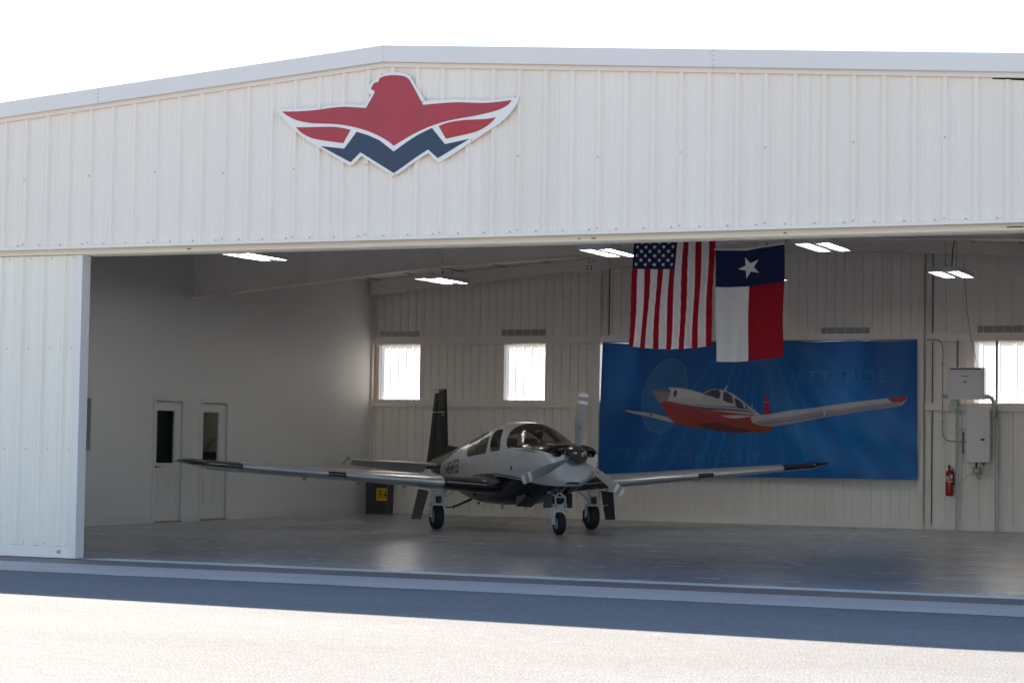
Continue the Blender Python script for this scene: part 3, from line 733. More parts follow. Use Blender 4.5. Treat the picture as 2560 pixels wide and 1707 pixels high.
# banner on the rear wall
BX0, BX1 = -15.11, -8.94
BY = YB - .165
CTL, CTR, CBR, CBL = (102, 50), (2288, 30), (2300, 1005), (69, 960)
D0, D1_ = 41.5, 39.1
def b_img(u, v):
    s = u * D1_ / ((1 - u) * D0 + u * D1_)
    x = (CTL[0] * (1 - s) + CTR[0] * s) * (1 - v) + (CBL[0] * (1 - s) + CBR[0] * s) * v
    y = (CTL[1] * (1 - s) + CTR[1] * s) * (1 - v) + (CBL[1] * (1 - s) + CBR[1] * s) * v
    return x, y
def b_fold(u, v):
    a = .045 * np.sin(u * 44 + 3 * v) * (.35 + .65 * np.clip(1 - v * 1.2, 0, 1)) * (.5 + .5 * np.sin(u * 7 + 1))
    d = np.hypot(u - .98, (v - .0) * .45); b = .055 * np.exp(-((d - .33) / .05) ** 2) + .045 * np.exp(-((d - .48) / .045) ** 2)
    d2 = np.hypot(u + .02, v * .45); b = b + .035 * np.exp(-((d2 - .25) / .05) ** 2)
    return -(a + b + .02 * np.sin(u * 9) * v)
def b_pos(u, v):
    x = BX0 + (BX1 - BX0) * u + (.04 * u - .05 * (1 - u)) * v
    z = (3.43 + .015 * u) - (2.555 - .015 * u) * v - .02 * np.sin(math.pi * u * 5) ** 2 * (v < .5) * (1 - v)
    return np.stack([x - BX0, b_fold(u, v), z - 3.43], -1)
POLY = [
 ([(235, 512), (262, 514), (460, 540), (560, 568), (610, 605), (560, 598), (430, 562), (290, 532)], (.34, .33, .34)),
 ([(235, 512), (262, 514), (268, 524), (245, 521)], (.30, .02, .03)),
 ([(430, 543), (450, 546), (452, 556), (432, 553)], (.10, .05, .05)),
 ([(1240, 400), (1254, 412), (1262, 460), (1276, 545), (1222, 550), (1228, 480), (1234, 430)], (.30, .012, .03)),
 ([(1222, 454), (1262, 458), (1262, 461), (1222, 458)], (.5, .3, .32)),
 ([(480, 440), (500, 456), (560, 358), (640, 358), (720, 372), (800, 398), (835, 378), (885, 366), (945, 378), (1000, 398), (1060, 438), (1115, 482), (1165, 522), (1200, 548), (1150, 570), (1000, 560), (800, 530), (600, 480), (505, 465)], (.40, .39, .41)),
 ([(560, 358), (640, 358), (720, 372), (800, 398), (790, 440), (700, 430), (600, 440), (555, 460), (520, 462), (565, 420)], (.46, .45, .47)),
 ([(448, 376), (500, 362), (545, 357), (572, 374), (568, 415), (548, 455), (505, 455), (472, 425)], (.22, .17, .19)),
 ([(448, 376), (500, 362), (545, 357), (572, 374), (570, 392), (520, 388), (470, 384)], (.05, .10, .22)),
 ([(500, 462), (520, 455), (560, 452), (640, 468), (760, 500), (900, 522), (1050, 538), (1160, 550), (1210, 560), (1285, 636), (1282, 662), (1200, 672), (1090, 676), (950, 668), (800, 645), (700, 630), (640, 616), (600, 602), (560, 562), (524, 512)], (.27, .022, .018)),
 ([(600, 602), (700, 540), (800, 575), (960, 600), (1130, 600), (1285, 636), (1282, 662), (1200, 672), (1090, 676), (950, 668), (800, 645), (700, 630)], (.22, .035, .012)),
 ([(760, 610), (900, 600), (1060, 640), (1140, 660), (1080, 676), (950, 668), (800, 645)], (.09, .015, .015)),
 ([(640, 465), (700, 478), (860, 500), (1000, 508), (1100, 518), (1180, 545), (1100, 530), (980, 520), (840, 514), (720, 492)], (.03, .035, .07)),
 ([(650, 462), (860, 487), (1000, 490), (1110, 505), (1170, 535), (1100, 511), (1000, 497), (860, 493)], (.03, .035, .07)),
 ([(920, 555), (1060, 552), (1150, 556), (1060, 572), (1000, 574)], (.42, .38, .40)),
 ([(800, 402), (850, 378), (905, 369), (922, 395), (918, 428), (905, 438), (860, 420)], (.03, .025, .04)),
 ([(942, 385), (975, 395), (1004, 420), (1012, 470), (975, 465), (940, 450)], (.035, .03, .05)),
 ([(1018, 430), (1045, 440), (1078, 468), (1086, 508), (1050, 502), (1026, 486)], (.02, .022, .05)),
 ([(1090, 465), (1112, 490), (1112, 515), (1094, 508)], (.10, .10, .16)),
 ([(592, 400), (605, 373), (618, 378), (620, 400), (608, 424), (595, 424)], (.05, .012, .02)),
 ([(945, 380), (968, 343), (972, 345), (957, 383)], (.40, .45, .46)),
 ([(1136, 493), (1144, 470), (1147, 471), (1142, 494)], (.35, .4, .42)),
 ([(1128, 570), (1150, 555), (1250, 548), (1400, 522), (1700, 482), (2090, 430), (2205, 413), (2224, 440), (2180, 486), (2000, 512), (1700, 560), (1450, 606), (1290, 632), (1200, 625), (1145, 605)], (.40, .38, .40)),
 ([(1145, 600), (1300, 575), (1600, 530), (2090, 462), (2190, 455), (2180, 486), (2000, 512), (1700, 560), (1450, 606), (1290, 632), (1200, 625)], (.24, .22, .26)),
 ([(1200, 612), (1450, 580), (1800, 527), (2150, 470), (2150, 474), (1800, 532), (1450, 585), (1200, 618)], (.10, .07, .09)),
 ([(2090, 430), (2205, 413), (2222, 438), (2185, 460), (2120, 462), (2092, 445)], (.28, .01, .025)),
 ([(1474, 525), (1500, 521), (1504, 541), (1480, 544)], (.5, .42, .40)), ([(1508, 521), (1532, 517), (1534, 538), (1512, 541)], (.5, .42, .40)),
 ([(1645, 525), (1655, 524), (1657, 558), (1648, 560)], (.55, .55, .6)),
 ([(965, 680), (1030, 672), (985, 684), (975, 692)], (.02, .02, .02)),
]
def b_col(u, v):
    x, y = b_img(u, v)
    base = np.array((.000, .095, .38)); lite = np.array((.003, .23, .68))
    g = np.clip(.15 + .45 * np.exp(-(((x - 1700) / 650) ** 2 + ((y - 700) / 330) ** 2)), 0, 1)
    # fan of printed light rays from above, strengthened to paint light on folds
    ang = np.arctan2(x - 1180, y + 260)
    ray = np.zeros_like(x)
    for a0, w_, s_ in ((-.62, .02, .22), (-.50, .015, .18), (-.34, .018, .3), (-.245, .010, .34), (-.13, .02, .16), (-.05, .012, .36), (-.012, .008, .22), (.16, .018, .2), (.30, .02, .26), (.42, .025, .22), (.58, .03, .24), (.72, .03, .22), (.85, .035, .22)):
        ray += s_ * np.exp(-((ang - a0) / w_) ** 2)
    ray *= 1.5 * np.clip(y / 900 + .35, 0, 1)
    t = np.clip(g + ray, 0, 1)[..., None]
    c = base * (1 - t) + lite * t
    tl = (1.2 * np.exp(-(((x - 2230) / 60) ** 2 + ((y - 800) / 90) ** 2)))[..., None]; c = c + tl * np.array((.03, .03, .05))
    # pale propeller disc
    th = math.atan2(-150, -525) ; ca, sa = math.cos(math.radians(106)), math.sin(math.radians(106))
    dx, dy = x - 538, y - 417; a = (dx * ca + dy * sa) / 272; b = (-dx * sa + dy * ca) / 150
    r = np.hypot(a, b)
    al = (np.clip((1 - r) * 30, 0, 1) * .16 + .42 * np.exp(-((r - .965) / .022) ** 2) + .06 * np.exp(-((r - .75) / .2) ** 2) * (dy < 0) * (r < 1))[..., None]
    c = c * (1 - al) + np.array((.10, .33, .42)) * al
    for p, k in POLY:
        xs = [q[0] for q in p]; ys = [q[1] for q in p]
        m_ = (x > min(xs)) & (x < max(xs)) & (y > min(ys)) & (y < max(ys))
        if m_.any():
            q = np.zeros(x.shape, bool); q[m_] = in_poly(x[m_], y[m_], p); c = np.where(q[..., None], np.clip(np.array(k) * 1.45, 0, .9) + c * .06, c)
    return c
bn = empty("wall_banner", (BX0, BY, 3.43), 0, "long blue banner printed with a red and white aeroplane on the rear wall", "banner")
bc = cloth("banner_sheet", 620, 260, b_pos, b_col, mw['vinyl'], bn, ss=2)
MB().tube([(0, .03, .012), (BX1 - BX0, .03, .027)], .014, 8).build("banner_rod", mw['galv'], bn)
let_m = M_("banner_lettering", (.02, .22, .50), .6, var=.25, vs=1.2)
def text_mesh(s, size=1, spacing=1., offset=0, bold=0):
    cu = bpy.data.curves.new("txt", 'FONT'); cu.body = s; cu.size = size; cu.space_character = spacing; cu.offset = offset; cu.resolution_u = 3
    ob = bpy.data.objects.new("txt", cu); C.objects.link(ob)
    dg = bpy.context.evaluated_depsgraph_get(); dg.update()
    me = bpy.data.meshes.new_from_object(ob.evaluated_get(dg)); bpy.data.objects.remove(ob); return me
def fit_text(s, name, mt, parent, place, spacing=1., offset=0, cuts=2):
    """text normalised to 0..1 x 0..1 and placed by place(a, b) -> local point"""
    me = text_mesh(s, 1, spacing, offset)
    bm = bmesh.new(); bm.from_mesh(me); bmesh.ops.triangulate(bm, faces=bm.faces[:])
    xs = [v.co.x for v in bm.verts]; ys = [v.co.y for v in bm.verts]; x0, x1, y0, y1 = min(xs), max(xs), min(ys), max(ys)
    for v in bm.verts: v.co = Vector(place((v.co.x - x0) / (x1 - x0), (v.co.y - y0) / (y1 - y0)))
    bm.to_mesh(me); bm.free(); me.name = name; me.materials.clear(); me.materials.append(mt)
    o = bpy.data.objects.new(name, me); C.objects.link(o)
    if parent: o.parent = parent
    return o
def b_uv(px, py):           # inverse of b_img by iteration
    u, v = .5, .5
    for _ in range(25):
        x, y = b_img(u, v); u += (px - x) / 2200; v += (py - y) / 950
    return u, v
def b_place(x0, y0, x1, y1, hgt):
    def f(a, b):
        px = x0 + (x1 - x0) * a; py = y0 + (y1 - y0) * a - hgt * b
        u, v = b_uv(px, py); p = b_pos(np.array(u), np.array(v)); return (float(p[0]), float(p[1]) - .006, float(p[2]))
    return f
fit_text("ATTITUDE", "lettering", let_m, bn, b_place(1450, 328, 2072, 320, 82), 1.35, -.014)
fit_text("CRAFTSMANSHIP", "lettering", let_m, bn, b_place(165, 868, 1190, 884, 84), 1.35, -.014)

# ------------------------------------------------------------------ electrical gear on the right of the rear wall
EY = YB - .06
so_ = empty("strut_frame", (-7.85, EY, 0), 0, "galvanised slotted strut frame carrying the electrical boxes", "strut frame")
def W(mb, name, mt, o, **k):
    l = o.location; mb.v = [(v[0] - l[0], v[1] - l[1], v[2] - l[2]) for v in mb.v]; return mb.build(name, mt, o, **k)
for xx in (-8.20, -7.49):
    for a, c in ((xx - .021, xx - .017), (xx + .017, xx + .021)): W(MB().box(a, c, EY - .10, EY - .06, .005, 3.44), "strut_post", mw['galv'], so_)
    W(MB().box(xx - .0165, xx + .0165, EY - .065, EY - .06, .005, 3.44), "strut_back", mw['galv'], so_)
    b = MB(); z = 2.4
    while z < 3.42: b.box(xx - .009, xx + .009, EY - .068, EY - .0655, z, z + .028); z += .048
    tag(W(b, "strut_slots", mw['dark'], so_), kind='stuff')
for z in (2.20, 1.83, 1.40):
    W(MB().box(-8.36 if z > 2 else -8.20, -7.47 if z > 2 else -7.86, EY - .125, EY - .101, z, z + .035), "strut_rail", mw['galv'], so_)
W(MB().box(-7.98, -7.955, EY - .10, EY - .075, 1.42, 2.2), "strut_post", mw['galv'], so_)
# disconnect box
db = empty("disconnect_box", (-7.96, EY - .15, 2.65), 0, "upper pale electrical box with small orange warning label", "electrical box")
b = MB().box(-8.305, -7.665, EY - .34, EY - .13, 2.37, 2.94)
W(b, "box_body", mw['elec'], db, bevel=.008)
W(MB().box(-8.312, -7.69, EY - .352, EY - .342, 2.365, 2.90), "cover", mw['elec'], db, bevel=.004)
W(MB().box(-8.30, -7.70, EY - .36, EY - .3525, 2.862, 2.892), "cover_lip", mw['white'], db)
W(MB().box(-8.28, -7.72, EY - .3418, EY - .339, 2.905, 2.925), "top_gap", mw['dark'], db)
W(MB().box(-8.08, -7.94, EY - .355, EY - .3525, 2.775, 2.787), "nameplate", mw['dark'], db)
W(MB().box(-8.035, -7.975, EY - .355, EY - .3525, 2.665, 2.695), "warning_label", M_("orange_label", (.55, .14, .01), .5), db)
W(MB().box(-8.015, -7.995, EY - .3565, EY - .3555, 2.670, 2.690), "label_symbol", mw['dark'], db)
W(MB().tube([(-8.32, EY - .2, 2.42), (-8.36, EY - .2, 2.42), (-8.42, EY - .17, 2.42)], [.03, .034, .03], 10), "conduit_hub", mw['galv'], db, smooth='auto')
W(MB().box(-8.28, -8.19, EY - .24, EY - .13, 2.24, 2.368), "nipple_plate", mw['galv'], db)
# breaker panel
bp_ = empty("breaker_panel", (-7.77, EY - .15, 1.7), 0, "tall white breaker panel with black latch under the upper box", "electrical box")
W(MB().box(-7.98, -7.575, EY - .29, EY - .105, 1.245, 2.20), "box_body", mw['elec'], bp_, bevel=.006)
W(MB().box(-7.985, -7.57, EY - .300, EY - .2905, 1.24, 2.205), "cover", mw['elec'], bp_, bevel=.004)
W(MB().box(-7.91, -7.655, EY - .309, EY - .3008, 1.31, 2.00), "panel_door", mw['elec'], bp_, bevel=.003)
W(MB().box(-7.73, -7.66, EY - .3155, EY - .3095, 1.63, 1.665), "latch", mw['black'], bp_)
b = MB()
for xx in (-7.965, -7.59):
    for zz in (1.27, 1.72, 2.17): b.lathe([(0, .008), (.005, .008)], Matrix.Translation((xx, EY - .3005, zz)) @ Matrix.Rotation(-math.pi / 2, 4, 'Z'), 8)
tag(W(b, "cover_screws", mw['screw'], bp_), kind='stuff')
# conduits
cd = empty("conduit_run", (-8.5, EY - .03, 2.5), 0, "thin steel conduit curving down beside the banner to the breaker panel", "conduit")
W(MB().tube([(-8.78, EY - .03, 3.46), (-8.60, EY - .03, 3.46), (-8.53, EY - .03, 3.43), (-8.49, EY - .03, 3.36), (-8.48, EY - .03, 3.25), (-8.48, EY - .03, 1.80), (-8.46, EY - .04, 1.70), (-8.40, EY - .05, 1.63), (-8.32, EY - .06, 1.61), (-7.99, EY - .15, 1.61)], .012, 10), "pipe", mw['galv'], cd, smooth='auto')
for z in (3.0, 2.45, 1.95): W(MB().box(-8.51, -8.45, EY - .05, EY - .002, z, z + .02), "pipe_strap", mw['galv'], cd)
c2 = empty("conduit_elbow", (-7.55, EY - .2, 2.3), 0, "fat grey conduit elbow on the right of the two electrical boxes", "conduit")
W(MB().tube([(-7.665, EY - .22, 2.42), (-7.60, EY - .22, 2.42), (-7.55, EY - .22, 2.39), (-7.52, EY - .21, 2.33), (-7.50, EY - .2, 2.22), (-7.50, EY - .2, 2.08), (-7.57, EY - .2, 2.05)], [.035, .035, .038, .038, .038, .038, .034], 14), "pipe", mw['galv'], c2, smooth='auto')
W(MB().tube([(-7.50, EY - .2, 2.24), (-7.50, EY - .2, 2.17)], .046, 14), "coupling", mw['galv'], c2, smooth='auto')
W(MB().tube([(-7.64, EY - .22, 2.42), (-7.61, EY - .22, 2.42)], .046, 14), "coupling", mw['galv'], c2, smooth='auto')
# small disconnect, junction box, cables
sd_ = empty("small_switch_box", (-8.05, EY - .13, 1.5), 0, "narrow dark switch bracket left of the tall breaker panel", "switch box")
W(MB().box(-8.09, -8.07, EY - .15, EY - .11, 1.38, 1.78), "bracket", mw['black'], sd_); W(MB().box(-8.06, -7.99, EY - .17, EY - .11, 1.40, 1.58), "switch_body", mw['galv'], sd_, bevel=.004)
W(MB().box(-8.10, -7.985, EY - .15, EY - .11, 1.36, 1.385), "base_plate", mw['galv'], sd_)
jb = empty("junction_box", (-7.83, EY - .08, 1.08), 0, "small beige outlet box with a wire below the breaker panel", "electrical box")
W(MB().box(-7.905, -7.775, EY - .13, EY - .04, 1.025, 1.145), "box_body", M_("beige_box", (.36, .34, .26), .5), jb, bevel=.005)
W(MB().lathe([(0, .03), (.004, .03)], Matrix.Translation((-7.84, EY - .1305, 1.085)) @ Matrix.Rotation(-math.pi / 2, 4, 'Z'), 16), "outlet_face", mw['galv'], jb)
W(MB().tube([(-7.85, EY - .09, 1.146), (-7.85, EY - .09, 1.245)], .016, 8), "nipple", mw['black'], jb)
W(MB().tube([(-7.905, EY - .09, 1.03), (-8.0, EY - .05, 1.0), (-8.11, EY - .04, .93), (-8.18, EY - .05, .80)], .004, 5), "wire", mw['galv'], jb)
W(MB().tube([(-7.84, EY - .1, 1.024), (-7.82, EY - .1, .95), (-7.77, EY - .1, .93), (-7.75, EY - .09, .97)], .005, 5), "wire", mw['black'], jb)
W(MB().tube([(-7.72, EY - .2, 1.238), (-7.72, EY - .2, 1.21), (-7.70, EY - .2, 1.19), (-7.68, EY - .2, 1.21), (-7.68, EY - .2, 1.238)], .009, 6), "cable_loop", mw['black'], jb)
lw_ = empty("drop_wire", (-7.8, EY - .3, 3), 0, "thin wire dropping from the roof to the upper electrical box", "wire")
W(MB().tube([(-7.86, EY - 1.2, 4.75), (-7.87, EY - .9, 4.0), (-7.86, EY - .6, 3.5), (-7.80, EY - .25, 2.95)], .004, 5), "cable", mw['dark'], lw_)
# fire extinguisher
fe = empty("fire_extinguisher", (-8.33, EY - .10, .62), 0, "red fire extinguisher hanging on the wall right of the banner", "fire extinguisher")
prof = [(0, .055), (.008, .068), (.02, .072), (.40, .072), (.44, .060), (.465, .040), (.475, .022), (.50, .022)]
body = MB(); body.lathe([(a, r) for a, r in prof], Matrix.Rotation(-math.pi / 2, 4, 'Y'), 28)
body.build("cylinder", mw['red'], fe, smooth='auto')
MB().lathe([(.26, .0735), (.275, .0735)], Matrix.Rotation(-math.pi / 2, 4, 'Y'), 28).build("mounting_band", mw['white'], fe, smooth='auto')
def arc_patch(r, a0, a1, z0, z1, n=10):
    m_ = MB(); vs = []
    for k in range(n + 1):
        a = a0 + (a1 - a0) * k / n; vs += [(r * math.sin(a), -r * math.cos(a), z0), (r * math.sin(a), -r * math.cos(a), z1)]
    return m_.add(vs, [(2 * i, 2 * i + 2, 2 * i + 3, 2 * i + 1) for i in range(n)])
arc_patch(.0737, -1.3, .05, .29, .36).build("paper_label", M_("label_pink", (.55, .42, .44), .6), fe, fix=False)
arc_patch(.0737, .35, 1.1, .31, .39).build("paper_tag", mw['white'], fe, fix=False)
MB().tube([(-.01, 0, .50), (-.01, 0, .535), (0, -.03, .56)], [.018, .02, .012], 10).box(-.012, .012, -.11, .02, .545, .553).box(-.012, .012, -.10, .01, .518, .526).build("valve_handle", mw['black'], fe)
MB().tube([(.015, 0, .52), (.06, -.01, .50), (.082, -.01, .42), (.082, -.01, .20)], [.010, .010, .011, .013], 8).build("hose", mw['black'], fe, smooth='auto')
MB().box(-.02, .02, .06, .095, .05, .46).build("wall_bracket", mw['galv'], fe)

# bin with numbered sign
bi = empty("waste_bin", (-19.73, 38.35, 0), 0, "dark grey bin with yellow R4 sign at the corner behind the left wing", "bin")
b = MB(); prf = [(0, .225), (.66, .24), (.665, .25), (.70, .25), (.70, .235)]
vs = []
for z, r in prf:
    for k in range(4):
        sx, sy = ((-1, -1), (1, -1), (1, 1), (-1, 1))[k]; vs.append((sx * r * .98, sy * r * .72, z + .003))
b.add(vs, [(i * 4 + k, i * 4 + (k + 1) % 4, (i + 1) * 4 + (k + 1) % 4, (i + 1) * 4 + k) for i in range(4) for k in range(4)] + [(3, 2, 1, 0), (16, 17, 18, 19)])
b.build("bin_body", mw['bin'], bi, bevel=.01)
MB().box(.02, .262, -.184, -.1805, .27, .52).build("yellow_sign", mw['yellow'], bi)
fit_text("R4", "sign_text", mw['dark'], bi, lambda a, b: (.075 + .18 * a, -.1855, .315 + .16 * b), 1.0)

# ------------------------------------------------------------------ aircraft (local axes: x forward, y port, z up)
AX, AY, ATH = -14.52, 33.237, .7515
A = empty("light_aircraft", (AX, AY, 0), ATH - math.pi / 2, "white and black low wing propeller aircraft parked with nose towards the opening", "aircraft")
FUS=[ # X, top, bottom, half width, z of max width, exp upper, exp lower
(2.745,1.405,.86,.33,1.21,2.2,2.0),
(2.72,1.425,.83,.385,1.21,2.2,2.0),
(2.62,1.440,.79,.455,1.21,2.7,2.0),
(2.4,1.455,.73,.535,1.20,2.8,2.1),
(2.1,1.468,.66,.572,1.18,2.8,2.2),
(1.75,1.480,.58,.585,1.15,2.3,2.3),
(1.5,1.61,.53,.585,1.12,2.15,2.4),
(1.2,1.735,.49,.58,1.10,2.1,2.5),
(.9,1.79,.46,.575,1.08,2.1,2.6),
(.5,1.808,.43,.57,1.07,2.1,2.6),
(0.,1.80,.41,.57,1.06,2.1,2.6),
(-.5,1.745,.40,.56,1.05,2.1,2.6),
(-1.,1.67,.40,.54,1.04,2.0,2.6),
(-1.5,1.585,.42,.50,1.03,2.0,2.5),
(-2.,1.515,.46,.45,1.02,2.0,2.4),
(-2.5,1.42,.52,.39,1.02,2.0,2.3),
(-3.14,1.33,.61,.31,1.0,2.0,2.2),
(-3.8,1.25,.71,.22,1.0,2.0,2.1),
(-4.5,1.17,.84,.12,1.0,2.0,2.0),
(-4.9,1.09,.93,.04,1.0,2.0,2.0)]
def fstat(X):
    L=FUS
    X=min(max(X,L[-1][0]),L[0][0])
    for i in range(len(L)-1):
        if L[i+1][0]<=X<=L[i][0]: break
    p0,p1=L[max(i-1,0)],L[i]; p2=L[i+1]; p3=L[min(i+2,len(L)-1)]
    t=(p1[0]-X)/(p1[0]-p2[0]); out=[]
    for k in range(1,7):
        # monotone-ish cubic hermite with finite-difference slopes (non-uniform)
        h1=p1[0]-p2[0]
        d=(p2[k]-p1[k])/h1
        d0=(p1[k]-p0[k])/(p0[0]-p1[0]) if p0 is not p1 else d
        d2=(p3[k]-p2[k])/(p2[0]-p3[0]) if p3 is not p2 else d
        m1=0 if d0*d<=0 else 2*d0*d/(d0+d); m2=0 if d2*d<=0 else 2*d*d2/(d+d2)
        a=t*t*(3-2*t); out.append(p1[k]*(1-a)+p2[k]*a+h1*(m1*t*(1-t)**2-m2*t*t*(1-t)))
    return out
def fhw(X,z):
    top,bot,w,zm,nu,nb=fstat(X)
    if z>=zm: s=(z-zm)/max(top-zm,1e-6); n=nu
    else: s=(zm-z)/max(zm-bot,1e-6); n=nb
    if s>=1: return 0.0
    return w*(1-s**n)**(1/n)

# paint materials that follow printed paint lines in the airframe's own axes
def curve_node(n, src, x0, x1, pts, z0=0., z1=2.):
    mr = N(n, "MapRange"); mr.inputs[1].default_value = x0; mr.inputs[2].default_value = x1; n.links.new(src, mr.inputs[0])
    fc = N(n, "FloatCurve"); c = fc.mapping.curves[0]
    P = sorted([((x - x0) / (x1 - x0), (z - z0) / (z1 - z0)) for x, z in pts])
    c.points[0].location = P[0]; c.points[1].location = P[-1]
    for p in P[1:-1]: c.points.new(*p)
    fc.mapping.extend = 'HORIZONTAL'; fc.mapping.update()
    n.links.new(mr.outputs[0], fc.inputs['Value'])
    m2 = N(n, "MapRange"); m2.inputs[3].default_value = z0; m2.inputs[4].default_value = z1; n.links.new(fc.outputs[0], m2.inputs[0])
    return m2.outputs[0]
def mth(n, op, a, b=None):
    x = N(n, "Math", operation=op)
    for i, v in enumerate((a, b)):
        if v is None: continue
        if hasattr(v, 'links'): n.links.new(v, x.inputs[i])
        else: x.inputs[i].default_value = v
    return x.outputs[0]
def airframe_mat():
    mt, n, b = nodes("airframe_paint")
    tc = N(n, "TexCoord"); sp_ = N(n, "SeparateXYZ"); n.links.new(tc.outputs['Object'], sp_.inputs[0]); X, Y, Z = sp_.outputs
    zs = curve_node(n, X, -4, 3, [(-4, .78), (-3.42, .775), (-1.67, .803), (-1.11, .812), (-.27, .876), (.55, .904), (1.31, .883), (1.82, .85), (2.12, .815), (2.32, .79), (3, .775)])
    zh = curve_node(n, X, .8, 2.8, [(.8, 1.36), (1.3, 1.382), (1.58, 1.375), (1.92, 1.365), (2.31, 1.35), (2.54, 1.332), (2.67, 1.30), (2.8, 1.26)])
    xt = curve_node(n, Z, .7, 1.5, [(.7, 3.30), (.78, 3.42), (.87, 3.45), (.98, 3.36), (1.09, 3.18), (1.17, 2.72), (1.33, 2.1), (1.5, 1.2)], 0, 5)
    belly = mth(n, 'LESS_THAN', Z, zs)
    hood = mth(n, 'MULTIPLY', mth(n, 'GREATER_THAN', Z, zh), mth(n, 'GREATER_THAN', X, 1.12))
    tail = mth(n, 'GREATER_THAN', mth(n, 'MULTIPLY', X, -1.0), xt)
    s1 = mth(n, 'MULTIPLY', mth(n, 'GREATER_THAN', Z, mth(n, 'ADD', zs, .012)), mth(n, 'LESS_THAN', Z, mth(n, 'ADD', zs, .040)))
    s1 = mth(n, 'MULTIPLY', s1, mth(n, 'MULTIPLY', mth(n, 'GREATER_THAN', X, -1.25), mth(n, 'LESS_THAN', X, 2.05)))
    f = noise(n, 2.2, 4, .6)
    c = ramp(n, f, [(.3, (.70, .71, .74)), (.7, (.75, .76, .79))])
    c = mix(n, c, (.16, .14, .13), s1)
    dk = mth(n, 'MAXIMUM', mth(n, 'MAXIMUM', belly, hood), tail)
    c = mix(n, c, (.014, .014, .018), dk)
    n.links.new(c, b.inputs['Base Color']); b.inputs['Roughness'].default_value = .22; b.inputs['Specular IOR Level'].default_value = .4
    b.inputs['Coat Weight'].default_value = .22; b.inputs['Coat Roughness'].default_value = .05
    return mt
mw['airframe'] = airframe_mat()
mw['silver'] = M_("silver_wing_paint", (.52, .525, .555), .30, .4, var=.03, vs=4, coat=.4)
mw['gloss_black'] = M_("gloss_black_paint", (.012, .012, .015), .24, var=.2, coat=.6)
mw['fillet'] = M_("fillet_black", (.012, .012, .015), .55, spec=.2)
mw['tail_paint'] = M_("dark_tail_paint", (.040, .035, .036), .55, var=.2, spec=.25)
mw['cabin'] = M_("cabin_trim", (.05, .045, .042), .8)
mw['seat'] = M_("seat_leather", (.16, .13, .11), .6)
mw['gear'] = M_("gear_white_paint", (.62, .66, .72), .4, var=.06, vs=20)
mw['tire'] = M_("tyre_rubber", (.014, .014, .016), .7, var=.3, vs=30)
mw['hub'] = M_("wheel_hub", (.40, .40, .41), .4, .3)
mw['blade'] = M_("blade_grey", (.30, .305, .335), .45, var=.05)
mw['chrome'] = M_("polished_dark_spinner", (.20, .185, .18), .2, .85, var=.05)
mw['door_in'] = M_("gear_door_paint", (.05, .052, .06), .35)
mw['lens'] = M_("landing_lens", (.02, .022, .02), .08, coat=1)

def cut(bm, poly, ax, flt):
    """score the mesh along a polygon drawn in a coordinate plane; return the faces inside"""
    i, j = {'y': (0, 2), 'x': (1, 2)}[ax]
    n = len(poly); x0 = min(p[0] for p in poly) - .12; x1 = max(p[0] for p in poly) + .12; z0 = min(p[1] for p in poly) - .12; z1 = max(p[1] for p in poly) + .12
    def near():
        fs = [f for f in bm.faces if flt(f.calc_center_median()) and any(x0 < v.co[i] < x1 and z0 < v.co[j] < z1 for v in f.verts)]
        g = set(fs)
        for f in fs: g.update(f.edges); g.update(f.verts)
        return list(g)
    for k in range(n):
        a, b = poly[k], poly[(k + 1) % n]
        # restrict each cut to faces near the edge so that scores stay short
        mx_, mz_ = (a[0] + b[0]) / 2, (a[1] + b[1]) / 2; rad = math.hypot(a[0] - b[0], a[1] - b[1]) / 2 + .05
        fs = [f for f in bm.faces if flt(f.calc_center_median()) and any(math.hypot(v.co[i] - mx_, v.co[j] - mz_) < rad for v in f.verts)]
        g = set(fs)
        for f in fs: g.update(f.edges); g.update(f.verts)
        co = [0, 0, 0]; co[i], co[j] = a; no = [0, 0, 0]; no[i], no[j] = (b[1] - a[1]), -(b[0] - a[0])
        bmesh.ops.bisect_plane(bm, geom=list(g), plane_co=co, plane_no=no, dist=1e-5)
    bm.faces.ensure_lookup_table()
    def ins(x, z):
        r = False; q = n - 1
        for k in range(n):
            if (poly[k][1] > z) != (poly[q][1] > z) and x < (poly[q][0] - poly[k][0]) * (z - poly[k][1]) / (poly[q][1] - poly[k][1]) + poly[k][0]: r = not r
            q = k
        return r
    out = []
    for f in bm.faces:
        c = f.calc_center_median()
        if flt(c) and ins(c[i], c[j]): out.append(f)
    return out
def lift(bm, faces, name, mt, parent, off=0.0, move=None):
    """take faces out of bm into an object of their own"""
    b2 = bmesh.new(); mp = {}
    for f in faces:
        vs = []
        for v in f.verts:
            if v not in mp:
                w_ = b2.verts.new(v.co - v.normal * off); mp[v] = w_
            vs.append(mp[v])
        try: b2.faces.new(vs)
        except ValueError: pass
    bmesh.ops.recalc_face_normals(b2, faces=b2.faces[:])
    me = bpy.data.meshes.new(name); b2.to_mesh(me); b2.free(); me.materials.append(mt); me.shade_smooth()
    o = bpy.data.objects.new(name, me); C.objects.link(o); o.parent = parent
    bmesh.ops.delete(bm, geom=faces, context='FACES')
    return o
